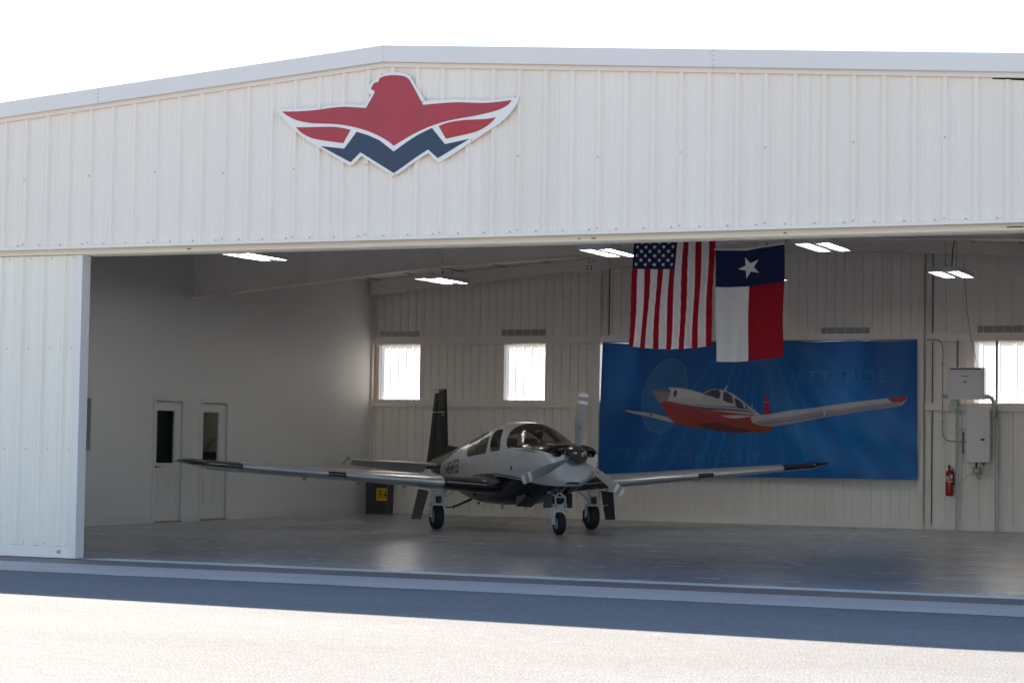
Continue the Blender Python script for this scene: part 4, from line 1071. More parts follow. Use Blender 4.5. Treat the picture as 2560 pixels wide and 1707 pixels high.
def fus_mesh():
    mb = MB(); NT = 88
    xs = [2.745 - .004 * k for k in range(5)]; x = xs[-1]
    while x > -4.9: x -= .03 if x > 2.3 else .052; xs.append(max(x, -4.9))
    rings = []
    for s in (.08, .30, .52, .70, .85, .95):
        rings.append((2.745 + .012 * (1 - s ** 3), s))
    for X in xs: rings.append((X, 1.0))
    for X, s in rings:
        top, bot, w_, zm, nu, nb = fstat(X)
        for k in range(NT):
            t = 2 * math.pi * k / NT; c_, s_ = math.cos(t), math.sin(t)
            nn = nu if s_ >= 0 else nb; h_ = (top - zm) if s_ >= 0 else (zm - bot)
            y = w_ * math.copysign(abs(c_) ** (2 / nn), c_); z = h_ * math.copysign(abs(s_) ** (2 / nn), s_)
            mb.v.append((X, y * s, zm + z * s))
    n = len(rings)
    for i in range(n - 1):
        for k in range(NT): mb.f.append((i * NT + k, (i + 1) * NT + k, (i + 1) * NT + (k + 1) % NT, i * NT + (k + 1) % NT))
    mb.f.append(tuple(range(NT))); mb.f.append(tuple((n - 1) * NT + k for k in reversed(range(NT))))
    return mb
fm = fus_mesh(); bm = bmesh.new()
vv = [bm.verts.new(v) for v in fm.v]
for f in fm.f:
    try: bm.faces.new([vv[i] for i in f])
    except ValueError: pass
bmesh.ops.recalc_face_normals(bm, faces=bm.faces[:]); bm.normal_update()
REAR = [(-1.00, 1.205), (-1.114, 1.225), (-1.25, 1.31), (-1.38, 1.40), (-1.455, 1.46), (-1.43, 1.515), (-1.30, 1.56), (-1.108, 1.588), (-.80, 1.612), (-.50, 1.63), (-.31, 1.632), (-.25, 1.60), (-.117, 1.53), (-.034, 1.444), (.016, 1.33), (.012, 1.285), (-.02, 1.268)]
MIDW = [(.309, 1.302), (.207, 1.335), (.122, 1.426), (.043, 1.521), (-.03, 1.60), (-.035, 1.645), (.0, 1.665), (.118, 1.677), (.256, 1.682), (.34, 1.66), (.421, 1.607), (.567, 1.503), (.669, 1.41), (.703, 1.345), (.68, 1.325)]
WSH = [(1.125, 1.362), (1.007, 1.408), (.884, 1.50), (.80, 1.585), (.765, 1.645), (.775, 1.705), (.82, 1.755), (.90, 1.783), (1.0, 1.86), (2.0, 1.86), (1.80, 1.475), (1.755, 1.472), (1.68, 1.440), (1.607, 1.425), (1.45, 1.402), (1.35, 1.388), (1.25, 1.376)]
port = lambda c: c.y > .02
star_ = lambda c: c.y < -.02
anyf = lambda c: c.x < 2.6
parts = []
fw = cut(bm, WSH, 'y', lambda c: .6 < c.x < 2.0)
ws = lift(bm, fw, "windshield", mw['cabin_glass'], A)
for poly, nm in ((REAR, "side_window"), (MIDW, "side_window")):
    for flt in (star_, port):
        fs = cut(bm, poly, 'y', flt); lift(bm, fs, nm, mw['cabin_glass'], A, .002)
def ell(cy, cz, a, b, n=16, p=2.6): return [(cy + a * math.copysign(abs(math.cos(2 * math.pi * k / n)) ** (2 / p), math.cos(2 * math.pi * k / n)), cz + b * math.copysign(abs(math.sin(2 * math.pi * k / n)) ** (2 / p), math.sin(2 * math.pi * k / n))) for k in range(n)]
INL = []
def surfx(y, z):
    if abs(y) < fhw(2.745, z): return 2.748
    a, b = 2.745, 1.8
    for _ in range(30):
        c = (a + b) / 2
        if abs(y) < fhw(c, z): b = c
        else: a = c
    return a
for sy in (-1, 1):
    P = ell(sy * .288, 1.290, .082, .058)
    fs = cut(bm, P, 'x', lambda c, sy=sy: c.x > 2.45 and c.y * sy > 0.1)
    bmesh.ops.delete(bm, geom=fs, context='FACES')
    ring = [Vector((surfx(y, z), y, z)) for y, z in ell(sy * .288, 1.290, .084, .060, 28)]
    INL.append((sy, ring))
P = ell(0.0, .838, .115, .020, 14, 2.2)
fs = cut(bm, P, 'x', lambda c: c.x > 2.5); bmesh.ops.delete(bm, geom=fs, context='FACES')
me = bpy.data.meshes.new("fuselage"); bm.to_mesh(me); bm.free(); me.materials.append(mw['airframe']); me.shade_smooth()
fus = bpy.data.objects.new("fuselage", me); C.objects.link(fus); fus.parent = A
for sy, ring in INL:
    b = MB(); b.tube(ring + ring[:2], .010, 8, False); io = b.build("intake_lip", mw['airframe'], fus, smooth=True)
    n = len(ring); vs = [tuple(p + Vector((-.003, 0, 0))) for p in ring] + [(p.x - .20, p.y * .97, 1.29 + (p.z - 1.29) * .85) for p in ring]
    b = MB().add(vs, [(i, (i + 1) % n, n + (i + 1) % n, n + i) for i in range(n)] + [tuple(range(n, 2 * n))])
    b.build("intake_duct", mw['black'], fus, fix=False)
    b = MB().lathe([(2.60, .028), (2.66, .028)], Matrix.Translation((0, sy * .31, 1.275)), 12); b.build("baffle", M_("baffle_%s" % ("a" if sy < 0 else "b"), (.20, .16, .13), .6), fus)
MB().box(2.50, 2.70, -.11, .11, .815, .862).build("chin_duct", mw['black'], fus)
b = MB().tube([(surfx(y, z) + .0, y, z) for y, z in ell(0, .838, .117, .021, 26, 2.2)] , .006, 6, False); b.build("chin_intake_lip", mw['airframe'], fus, smooth=True)
# recessed chin scoop panel
def patch(poly, ax, off, name, mt, par, nsub=6):
    bm = bmesh.new(); vs = [bm.verts.new((0, a, b)) for a, b in poly]; f = bm.faces.new(vs)
    bmesh.ops.triangulate(bm, faces=[f]); bmesh.ops.subdivide_edges(bm, edges=bm.edges[:], cuts=nsub, use_grid_fill=True)
    for v in bm.verts: v.co.x = surfx(v.co.y, v.co.z) + off
    bmesh.ops.recalc_face_normals(bm, faces=bm.faces[:])
    me = bpy.data.meshes.new(name); bm.to_mesh(me); bm.free(); me.materials.append(mt); o = bpy.data.objects.new(name, me); C.objects.link(o); o.parent = par; return o
def on_side(X, z, sy=-1, off=.003): return (X, sy * (fhw(X, z) + off), z)
def side_strip(pts, wd, name, mt, sy=-1, off=.003, par=None):
    mb = MB(); n = len(pts); vs = []
    for X, z in pts: vs += [on_side(X, z - wd / 2, sy, off), on_side(X, z + wd / 2, sy, off)]
    mb.add(vs, [(2 * i, 2 * i + 1, 2 * i + 3, 2 * i + 2) for i in range(n - 1)]); return mb.build(name, mt, par or fus, smooth=True)
# registration letters wrapped on both flanks
regm = M_("registration_black", (.02, .018, .02), .6, spec=.2)
RX0, RX1 = -3.02, -1.66
fit_text("N4545B", "registration_letters", regm, fus, lambda a, b: on_side(RX0 + (RX1 - RX0) * a + .02 * b, .845 + .215 * b + .07 * a + .045 * a * b, -1, .004), 1.0, .012)
fit_text("N4545B", "registration_letters", regm, fus, lambda a, b: on_side(RX1 - (RX1 - RX0) * a, .845 + .215 * b + .07 * (1 - a) + .045 * (1 - a) * b, 1, .004), 1.0, .012)
# cowl stripe, hinge line with rivets, door handle, air vent
sl = [(1.05 + .08 * k, 1.352 + .006 * math.sin(k)) for k in range(12)]
mb = MB(); n = 26; vs = []
for k in range(n):
    t = k / (n - 1); X = 1.45 + 1.05 * t; wdt = .020 * math.sin(math.pi * t) ** .7 + .001; z = 1.335 + .012 * math.sin(math.pi * t) - .03 * t * t
    vs += [on_side(X, z - wdt / 2), on_side(X, z + wdt / 2)]
mb.add(vs, [(2 * i, 2 * i + 1, 2 * i + 3, 2 * i + 2) for i in range(n - 1)]); mb.build("cowl_pinstripe", M_("pinstripe", (.17, .14, .12), .3), fus, smooth=True)
seam = M_("panel_seam", (.12, .12, .13), .6)
side_strip([(1.45 + .08 * k, 1.20 + .0075 * 8 * k / 8 + .006 * k) for k in range(15)], .003, "hinge_seam", seam)
side_strip([(.80 + .001 * k, 0) for k in range(2)], .001, "x", seam) if False else None
for X, z0, z1 in ((1.50, .93, 1.33), (.06, .93, 1.22), (.78, .93, 1.30), (-1.55, .86, 1.25)):
    mb = MB(); vs = []
    for k in range(10):
        z = z0 + (z1 - z0) * k / 9; vs += [on_side(X, z, -1, .0022), on_side(X + .004, z, -1, .0022)]
    mb.add(vs, [(2 * i, 2 * i + 2, 2 * i + 3, 2 * i + 1) for i in range(9)]); mb.build("skin_seam", M_("skin_seam", (.33, .33, .35), .5) if 'skin_seam' not in bpy.data.materials else bpy.data.materials['skin_seam'], fus)
rv = MB()
for k in range(16):
    X = 1.50 + .07 * k; z = 1.222 + .006 * k * .9
    p = on_side(X, z, -1, 0); rv.lathe([(0, .006), (.003, .005)], Matrix.Translation(p) @ Matrix.Rotation(-math.pi / 2, 4, 'Z'), 6)
tag(rv.build("rivets", seam, fus), kind='stuff')
mb = MB(); p = on_side(.25, 1.165); mb.box(p[0] - .03, p[0] + .03, p[1] - .012, p[1] + .004, p[2] - .008, p[2] + .008).build("door_latch", mw['hub'], fus)
mb = MB(); p = on_side(1.46, 1.045); mb.box(p[0] - .025, p[0] + .012, p[1] - .016, p[1] + .004, p[2] - .035, p[2] + .035).build("side_air_scoop", mw['door_in'], fus, bevel=.003)
for X, z in ((-1.75, 1.30), (-.9, 1.02), (2.36, 1.31)):
    p = on_side(X, z, -1, 0); MB().lathe([(0, .014), (.004, .012)], Matrix.Translation(p) @ Matrix.Rotation(-math.pi / 2, 4, 'Z'), 10).build("static_port", seam, fus)
# cabin interior
ci = empty("cabin_interior", (0, 0, 0), parent=A)
MB().box(-1.5, 1.35, -.50, .50, .74, .78).build("cabin_floor", mw['cabin'], ci)
MB().add([(1.02, -.46, 1.33), (1.02, .46, 1.33), (1.45, -.40, 1.395), (1.45, .40, 1.395), (1.02, -.46, .9), (1.02, .46, .9), (1.45, -.40, .9), (1.45, .40, .9)],
         [(0, 1, 3, 2), (0, 4, 5, 1), (2, 3, 7, 6), (0, 2, 6, 4), (1, 5, 7, 3)]).build("glare_shield", mw['cabin'], ci)
for X, sy in ((.35, -1), (.35, 1), (-.65, -1), (-.65, 1)):
    s = empty("seat_frame", (0, 0, 0)); bpy.data.objects.remove(s)
    b = MB().box(X - .22, X + .25, sy * .25 - .2, sy * .25 + .2, .79, .95).box(X - .34, X - .22, sy * .25 - .2, sy * .25 + .2, .95, 1.38).box(X - .36, X - .26, sy * .25 - .11, sy * .25 + .11, 1.40, 1.54)
    b.build("seat", mw['seat'], ci, bevel=.03)
MB().tube([(1.02, -.24, 1.2), (.85, -.24, 1.22)], .015, 8).tube([(.84, -.34, 1.27), (.84, -.36, 1.22), (.84, -.30, 1.17), (.84, -.18, 1.17), (.84, -.12, 1.22), (.84, -.14, 1.27)], .013, 8).build("control_yoke", mw['black'], ci)
MB().tube([(1.02, .24, 1.2), (.85, .24, 1.22)], .015, 8).tube([(.84, .34, 1.27), (.84, .36, 1.22), (.84, .30, 1.17), (.84, .18, 1.17), (.84, .12, 1.22), (.84, .14, 1.27)], .013, 8).build("control_yoke", mw['black'], ci)
MB().tube([(1.22, 0, 1.70), (1.18, 0, 1.64)], .006, 6).lathe([(1.13, .01), (1.14, .05), (1.18, .055), (1.20, .03)], Matrix.Translation((0, 0, 1.60)), 12).build("compass", mw['black'], ci)

# wings
def afoil(n=22):
    P = []
    for k in range(n + 1):
        b_ = math.pi * k / n; x = (1 - math.cos(b_)) / 2
        t = 5 * (.2969 * math.sqrt(x) - .126 * x - .3516 * x * x + .2843 * x ** 3 - .1036 * x ** 4); P.append((x, t))
    cam_ = lambda x: .02 / .16 * (.8 * x - x * x) if x < .4 else .02 / .36 * (.2 + .8 * x - x * x)
    up_ = [(x, cam_(x) + .0, t) for x, t in P]
    return [(x, c, t) for x, c, t in reversed(up_)] + [(x, c, -t) for x, c, t in up_[1:]]
AF = afoil()
def wst(y):
    """leading edge x, trailing edge x, height of chord, thickness ratio at half-span y"""
    le = .74 - .052 * (y - .4); te = -1.13 + .139 * (y - .4)
    z = .775 + .0755 * (y - 1.46); tk = .155 - .006 * y
    if y > 5.25:
        q = (y - 5.25) / .52; le -= .34 * q ** 2.6; te += .02 * q; tk *= (1 - .30 * q ** 2); z += .02 * q ** 2
    if y < 1.5: le += .0
    return le, te, z, tk
def wing(sy):
    ys = [.38, .6, .8, 1.0, 1.2, 1.35, 1.46, 1.49] + [1.53 + .12 * k for k in range(27)]
    y = ys[-1]
    while y < 5.765: y += .03 if y > 4.6 else .08; ys.append(min(y, 5.768))
    return ys
def wing_part(sy, y0, y1, name, mt, par, blk=None, grow=0):
    ys = [y for y in wing(sy) if y0 - 1e-6 <= y <= y1 + 1e-6]
    if ys[0] > y0 + 1e-3: ys = [y0] + ys
    if ys[-1] < y1 - 1e-3: ys.append(y1)
    mb = MB(); n = len(AF); inc = math.radians(2.0)
    tilt = .0072 * sy
    for y in ys:
        le, te, z, tk = wst(y); ch = le - te
        for x, c, t in AF:
            dx = x * ch; dz = (c + t * tk) * ch * (1 + grow)
            # silver cuff is a little deeper at the nose
            X = le - dx; Zz = z + dz - (dx - .3 * ch) * math.sin(inc)
            mb.v.append((X + grow * .02 * (1 - x), sy * y, Zz + tilt * y))
    for i in range(len(ys) - 1):
        for k in range(n - 1): mb.f.append((i * n + k, i * n + k + 1, (i + 1) * n + k + 1, (i + 1) * n + k))
        mb.f.append((i * n + n - 1, i * n, (i + 1) * n, (i + 1) * n + n - 1))
    mb.f.append(tuple(range(n))); mb.f.append(tuple((len(ys) - 1) * n + k for k in reversed(range(n))))
    o = mb.build(name, mt, par)
    for p in o.data.polygons:
        p.use_smooth = len(p.vertices) == 4
        if blk:
            c_ = p.center; y = abs(c_.y); le, te, z, tk = wst(y); zc = z + tilt * y
            if blk(y, le - c_.x, c_.z - zc, le - te): p.material_index = 1
    if blk: o.data.materials.append(mw['gloss_black'])
    return o
def tipblk(y, d, dz, ch):
    s = d / ch
    return y > 4.80 + .0 and dz > -.012 - .0 and (y - 4.80) * 1.0 > abs(s - .02) * .35 or (y > 5.55 and dz > -.03)
for sy in (-1, 1):
    w_ = empty("wing", (0, 0, 0), parent=A)
    wing_part(sy, .38, 1.47, "wing_root", mw['gloss_black'], w_)
    wing_part(sy, 1.472, 5.768, "wing_panel", mw['silver'], w_, tipblk, .02)
    tl = .0072 * sy
    # landing light lens moulded round the leading edge
    ys = [3.12, 3.2, 3.3, 3.41]; mb = MB(); vs = []
    sel = [p for p in AF if p[0] < .045]
    for y in ys:
        le, te, z, tk = wst(y); ch = le - te
        for x, c, t in sel: vs.append((le - x * ch * .98 + .0045, sy * y, z + (c + t * tk) * ch * 1.05 + .3 * ch * math.sin(math.radians(2)) - x * ch * math.sin(math.radians(2)) + tl * y))
    m_ = len(sel); mb.add(vs, [(i * m_ + k, i * m_ + k + 1, (i + 1) * m_ + k + 1, (i + 1) * m_ + k) for i in range(3) for k in range(m_ - 1)])
    mb.build("landing_light", mw['lens'], w_, smooth=True)
    # flap and aileron hinge brackets
    for y in (1.75, 2.6, 3.55):
        le, te, z, tk = wst(y); zb = z - .06 + tl * y
        MB().prism([(te + .42, zb + .05), (te + .05, zb + .03), (te + .18, zb - .07), (te + .28, zb - .07)], sy * y - .012, sy * y + .012).build("hinge_bracket", mw['silver'], w_)
    # hanging flap and aileron edges
    for y0, y1, nm in ((.62, 3.35, "flap"), (3.38, 5.2, "aileron")):
        mb = MB(); vs = []
        for y in (y0, y1):
            le, te, z, tk = wst(y); ch = le - te; zz = z - .055 + tl * y + .01
            vs += [(te + .02, sy * y, zz + .0), (te + .02, sy * y, zz - .025), (te - .10, sy * y, zz - .035), (te - .10, sy * y, zz - .028)]
        mb.add(vs, [(0, 1, 5, 4), (1, 2, 6, 5), (2, 3, 7, 6), (3, 0, 4, 7), (0, 3, 2, 1), (4, 5, 6, 7)]); mb.build(nm, mw['silver'], w_)
    # tip fence with navigation light
    le, te, z, tk = wst(5.72); zt = z + tl * 5.72 + .02
    mb = MB(); n_ = 14; rr_ = [(4.78, .003, .30), (4.95, .016, .33), (5.15, .028, .34), (5.35, .040, .36), (5.50, .052, .36), (5.60, .050, .34), (5.70, .032, .28), (5.785, .004, .12)]
    for y_, rz_, rx_ in rr_:
        l_, t_, z_, k_ = wst(min(y_, 5.765)); zc_ = z_ + tl * y_ + .022; xc_ = wst(5.25)[0] - .035 - rx_ + (y_ - 5.25) * -.16
        for k in range(n_): q_ = 2 * math.pi * k / n_; mb.v.append((xc_ + rx_ * math.cos(q_), sy * y_, zc_ + rz_ * math.sin(q_) + rz_ * .15))
    mb.f += [(i * n_ + k, i * n_ + (k + 1) % n_, (i + 1) * n_ + (k + 1) % n_, (i + 1) * n_ + k) for i in range(len(rr_) - 1) for k in range(n_)]
    mb.build("wing_tip_fairing", mw['gloss_black'], w_, smooth=True)
    MB().lathe([(0, .014), (.02, .013), (.032, .004)], Matrix.Translation((wst(5.4)[0] - .03, sy * 5.42, wst(5.42)[2] + tl * 5.42 + .045)), 12).build("navigation_light", M_("nav_lens_%s" % ("port" if sy > 0 else "starboard"), (.55, .57, .6), .1), w_, smooth=True)
    MB().lathe([(-.06, .003), (0, .012), (.05, .003)], Matrix.Translation((te + .35, sy * 5.80, zt + .0)), 10).build("tail_light", mw['white'], w_, smooth=True)
    # tie-down ring / pitot
    if sy > 0:
        le, te, z, tk = wst(3.85)
        MB().tube([(le - .35, 3.85, z - .05), (le - .33, 3.85, z - .15), (le - .31, 3.85, z - .21), (le - .12, 3.85, z - .215)], [.013, .012, .010, .008], 10).build("pitot_tube", mw['white'], w_, smooth='auto')
    # chrome strip along the black wing root
    mb = MB(); vs = []
    for y in (1.44, 1.2, .95, .75):
        le, te, z, tk = wst(y); ch = le - te; vs += [(le + .004, sy * y, z + .018 + tl * y + .3 * ch * .035), (le + .0035, sy * y, z + .027 + tl * y + .3 * ch * .035)]
    mb.add(vs, [(2 * i, 2 * i + 1, 2 * i + 3, 2 * i + 2) for i in range(3)]); mb.build("stall_strip", mw['silver'], w_)
# wing walk fairing between wing and belly
b = MB()
for k in range(0, 9): pass

# tail
tl_ = empty("fin", (0, 0, 0), parent=A)
def slab(prof_pts, name, mt, par, th_fn, nseg=10):
    """symmetric aerofoil fin from rows (le_x, te_x, z)"""
    mb = MB(); n = 15
    for le, te, z in prof_pts:
        ch = le - te
        for k in range(2 * n):
            q = k / n * math.pi; x = (1 - math.cos(q)) / 2 if k <= n else (1 - math.cos(q)) / 2
            t = 5 * (.2969 * math.sqrt(x) - .126 * x - .3516 * x * x + .2843 * x ** 3 - .1036 * x ** 4) * th_fn * ch * (1 if k < n else -1)
            mb.v.append((le - x * ch, t, z))
    m_ = 2 * n
    for i in range(len(prof_pts) - 1):
        for k in range(m_): mb.f.append((i * m_ + k, i * m_ + (k + 1) % m_, (i + 1) * m_ + (k + 1) % m_, (i + 1) * m_ + k))
    mb.f.append(tuple(range(m_))); mb.f.append(tuple((len(prof_pts) - 1) * m_ + k for k in reversed(range(m_))))
    return mb.build(name, mt, par, smooth='auto')
slab([(-3.80, -4.74, 1.12), (-3.84, -4.70, 1.40), (-3.90, -4.55, 1.95), (-3.965, -4.43, 2.435)], "fin_skin", mw['tail_paint'], tl_, .10)
slab([(-4.70, -5.12, .98), (-4.705, -5.14, 1.10), (-4.665, -5.02, 1.40), (-4.52, -4.83, 1.95), (-4.44, -4.69, 2.385)], "rudder", mw['tail_paint'], tl_, .10)
for k in range(7):
    z = 1.22 + k * .172; te = -5.10 + (z - 1.1) * .32; le = -4.73 + (z - 1.2) * .24
    MB().box(te + .02, le - .03, -.030, .030, z, z + .010).build("rudder_rib", M_("rib_edge", (.12, .115, .12), .3) if 'rib_edge' not in bpy.data.materials else bpy.data.materials['rib_edge'], tl_)
MB().box(-4.62, -3.965, -.012, .012, 2.437, 2.452).build("fin_cap", mw['gloss_black'], tl_)
# dorsal fillet
MB().add([(-2.95, 0, 1.355), (-3.9, .05, 1.20), (-3.9, -.05, 1.20), (-3.86, 0, 1.40), (-3.86, .022, 1.38), (-3.86, -.022, 1.38)], [(0, 1, 4), (0, 4, 3), (0, 3, 5), (0, 5, 2), (1, 2, 5, 3, 4), (0, 2, 1)]).build("dorsal_fillet", mw['tail_paint'], tl_)
MB().tube([(-4.05, -.24, 2.01), (-3.98, -.03, 2.02), (-3.98, .03, 2.02), (-4.05, .24, 2.01)], .006, 6).lathe([(-4.12, .02), (-3.94, .014)], Matrix.Translation((0, 0, 2.015)), 10).build("nav_antenna", mw['white'], tl_, smooth='auto')
MB().tube([(-4.02, -.055, 1.96), (-3.99, 0, 1.965), (-4.02, .055, 1.96)], .008, 6).build("antenna_mount", mw['white'], tl_)
# small faded red crest on the fin
bm_ = [(-4.12, 1.62), (-4.30, 1.70), (-4.34, 1.60), (-4.26, 1.54), (-4.32, 1.44), (-4.18, 1.48)]
MB().prism([(a, b) for a, b in bm_], -.052, -.050).build("fin_emblem", M_("faded_red", (.10, .022, .022), .5), tl_)
for sy in (-1, 1):
    s_ = empty("tailplane", (0, 0, 0), parent=A)
    def row(le, te, z, y, th, dr=0):
        n = 12; out = []; ch = le - te
        for k in range(2 * n):
            q = k / n * math.pi; x = (1 - math.cos(q)) / 2
            t = 5 * (.2969 * math.sqrt(x) - .126 * x - .3516 * x * x + .2843 * x ** 3 - .1036 * x ** 4) * th * ch * (1 if k < n else -1)
            out.append((le - x * ch, sy * y, z + t - dr * x * ch))
        return out
    def loft(rows, name, mt):
        mb = MB(); m_ = len(rows[0])
        for r in rows: mb.v += r
        for i in range(len(rows) - 1):
            for k in range(m_): mb.f.append((i * m_ + k, i * m_ + (k + 1) % m_, (i + 1) * m_ + (k + 1) % m_, (i + 1) * m_ + k))
        mb.f.append(tuple(range(m_))); mb.f.append(tuple((len(rows) - 1) * m_ + k for k in reversed(range(m_))))
        return mb.build(name, mt, s_, smooth='auto')
    loft([row(-3.74, -4.42, 1.03, .17, .11), row(-3.98, -4.40, 1.10, 1.72, .10), row(-4.02, -4.38, 1.105, 1.80, .05)], "stabiliser", mw['silver'])
    loft([row(-4.40, -4.90, 1.02, .20, .07, .38), row(-4.385, -4.62, 1.098, 1.66, .07, .38)], "elevator", mw['silver'])
    MB().prism([(-4.03, 1.10), (-4.10, 1.165), (-4.20, 1.16), (-4.58, 1.03), (-4.60, 1.0), (-4.42, 1.07), (-4.2, 1.09)], sy * 1.80, sy * 1.825).build("elevator_horn", mw['silver'], s_)
MB().tube([(-3.80, -.17, 1.03), (-4.7, -.16, .98)], [.06, .04], 12).build("tailplane_root", mw['tail_paint'], A, smooth='auto')

# spinner and propeller
pr_ = empty("propeller", (2.86, 0, 1.265), parent=A)
sprof = [(-.10, .150), (-.09, .163), (-.02, .163), (.06, .155), (.14, .136), (.21, .108), (.27, .073), (.305, .040), (.32, .012), (.322, .001)]
MB().lathe(sprof, None, 48).build("spinner", mw['chrome'], pr_, smooth='auto')
MB().lathe([(-.112, .14), (-.104, .168), (-.100, .168), (-.098, .14)], None, 48).build("backplate", mw['hub'], pr_, smooth='auto')
def blade(r0, r1, grow=0, nr=16):
    mb = MB(); n = 16; R_ = .985
    def st(r):
        q = min(1.0, max(0.0, (r - .12) / (R_ - .12)))
        ch = .075 + .095 * max(0, min(1, q / .45)) ** .8 if q < .45 else .170 - .035 * (q - .45) / .55
        if r > R_ - .045: ch *= math.sqrt(max(.02, 1 - ((r - (R_ - .045)) / .047) ** 2)) * .35 + .65
        if r > R_ - .012: ch *= .75
        tw = math.radians(62 - 44 * min(1, q * 1.15)); tk = .09 * (1 - max(0, q)) ** 1.6 + .085
        if q < .12: tk = .5 - q * 2.8
        return ch * 1.12, tw, max(tk, .07)
    for i in range(nr + 1):
        r = r0 + (r1 - r0) * i / nr; ch, tw, tk = st(r); ch *= (1 + grow)
        for k in range(n):
            a = 2 * math.pi * k / n; u = math.cos(a) * ch / 2 ; v = math.sin(a) * ch * tk / 2 * (1.25 if math.sin(a) > 0 else .75) * (1 + grow * 6)
            mb.v.append((u * math.sin(tw) + v * math.cos(tw), u * math.cos(tw) - v * math.sin(tw), r))
    for i in range(nr):
        for k in range(n): mb.f.append((i * n + k, i * n + (k + 1) % n, (i + 1) * n + (k + 1) % n, (i + 1) * n + k))
    mb.f.append(tuple(range(n))); mb.f.append(tuple(nr * n + k for k in reversed(range(n))))
    return mb
proto = None
for k in range(3):
    ang = math.radians(-6.3 + 120 * k)
    if proto is None:
        bl = blade(.11, .985, 0, 40).build("blade", mw['blade'], pr_, smooth='auto')
        t1 = blade(.930, .987, .03, 8).build("tip_band", mw['white'], bl, smooth='auto'); t2 = blade(.815, .868, .03, 4).build("tip_band", mw['white'], bl, smooth='auto')
        s1 = MB().box(.0, .004, -.016, .012, .42, .46).build("blade_sticker", M_("sticker_red", (.32, .07, .03), .5), bl)
        s2 = MB().box(.0045, .0055, -.012, .008, .432, .448).build("blade_sticker", M_("sticker_yellow", (.45, .30, .03), .5), bl)
        for s_ in (s1, s2): s_.rotation_euler = (0, 0, 0); s_.location = (.022, 0, 0); s_.rotation_euler = (0, 0, math.radians(38) * 0)
        proto = bl
    else:
        bl = proto.copy(); C.objects.link(bl); bl.parent = pr_
        for ch in list(proto.children): c_ = ch.copy(); C.objects.link(c_); c_.parent = bl
    bl.rotation_euler = (ang, 0, 0)

# undercarriage
def wheel(x, y, r, wd, par, name="wheel"):
    w_ = empty(name, (x, y, r), parent=par)
    M90 = Matrix.Rotation(math.pi / 2, 4, 'Z')
    prof = []
    for k in range(13):
        a = -math.pi / 2 + math.pi * k / 12 ; prof.append((wd / 2 * math.sin(a) * (1.0), r - wd * .42 + wd * .42 * math.cos(a) ** .6 if math.cos(a) > 1e-6 else r - wd * .42))
    prof = [(-wd * .40, r * .52), (-wd * .48, r * .62), (-wd * .50, r * .75), (-wd * .46, r * .88), (-wd * .36, r * .96), (-wd * .20, r * .994), (0, r), (wd * .20, r * .994), (wd * .36, r * .96), (wd * .46, r * .88), (wd * .50, r * .75), (wd * .48, r * .62), (wd * .40, r * .52)]
    MB().lathe(prof, M90, 40).build("tyre", mw['tire'], w_, smooth='auto')
    gr = MB()
    for q in (-.22, -.07, .08, .23): gr.lathe([(wd * q - .003, r * (1.0 if abs(q) < .15 else .995) + .0008), (wd * q + .003, r * (1.0 if abs(q) < .15 else .995) + .0008)], M90, 40, False)
    tag(gr.build("tread_groove", mw['dark'], w_), kind='stuff')
    for s in (-1, 1): MB().lathe([(s * wd * .30, r * .53), (s * wd * .43, r * .50), (s * wd * .40, r * .30), (s * wd * .44, r * .22), (s * wd * .44, .001)], M90, 24).build("hub", mw['hub'], w_, smooth='auto')
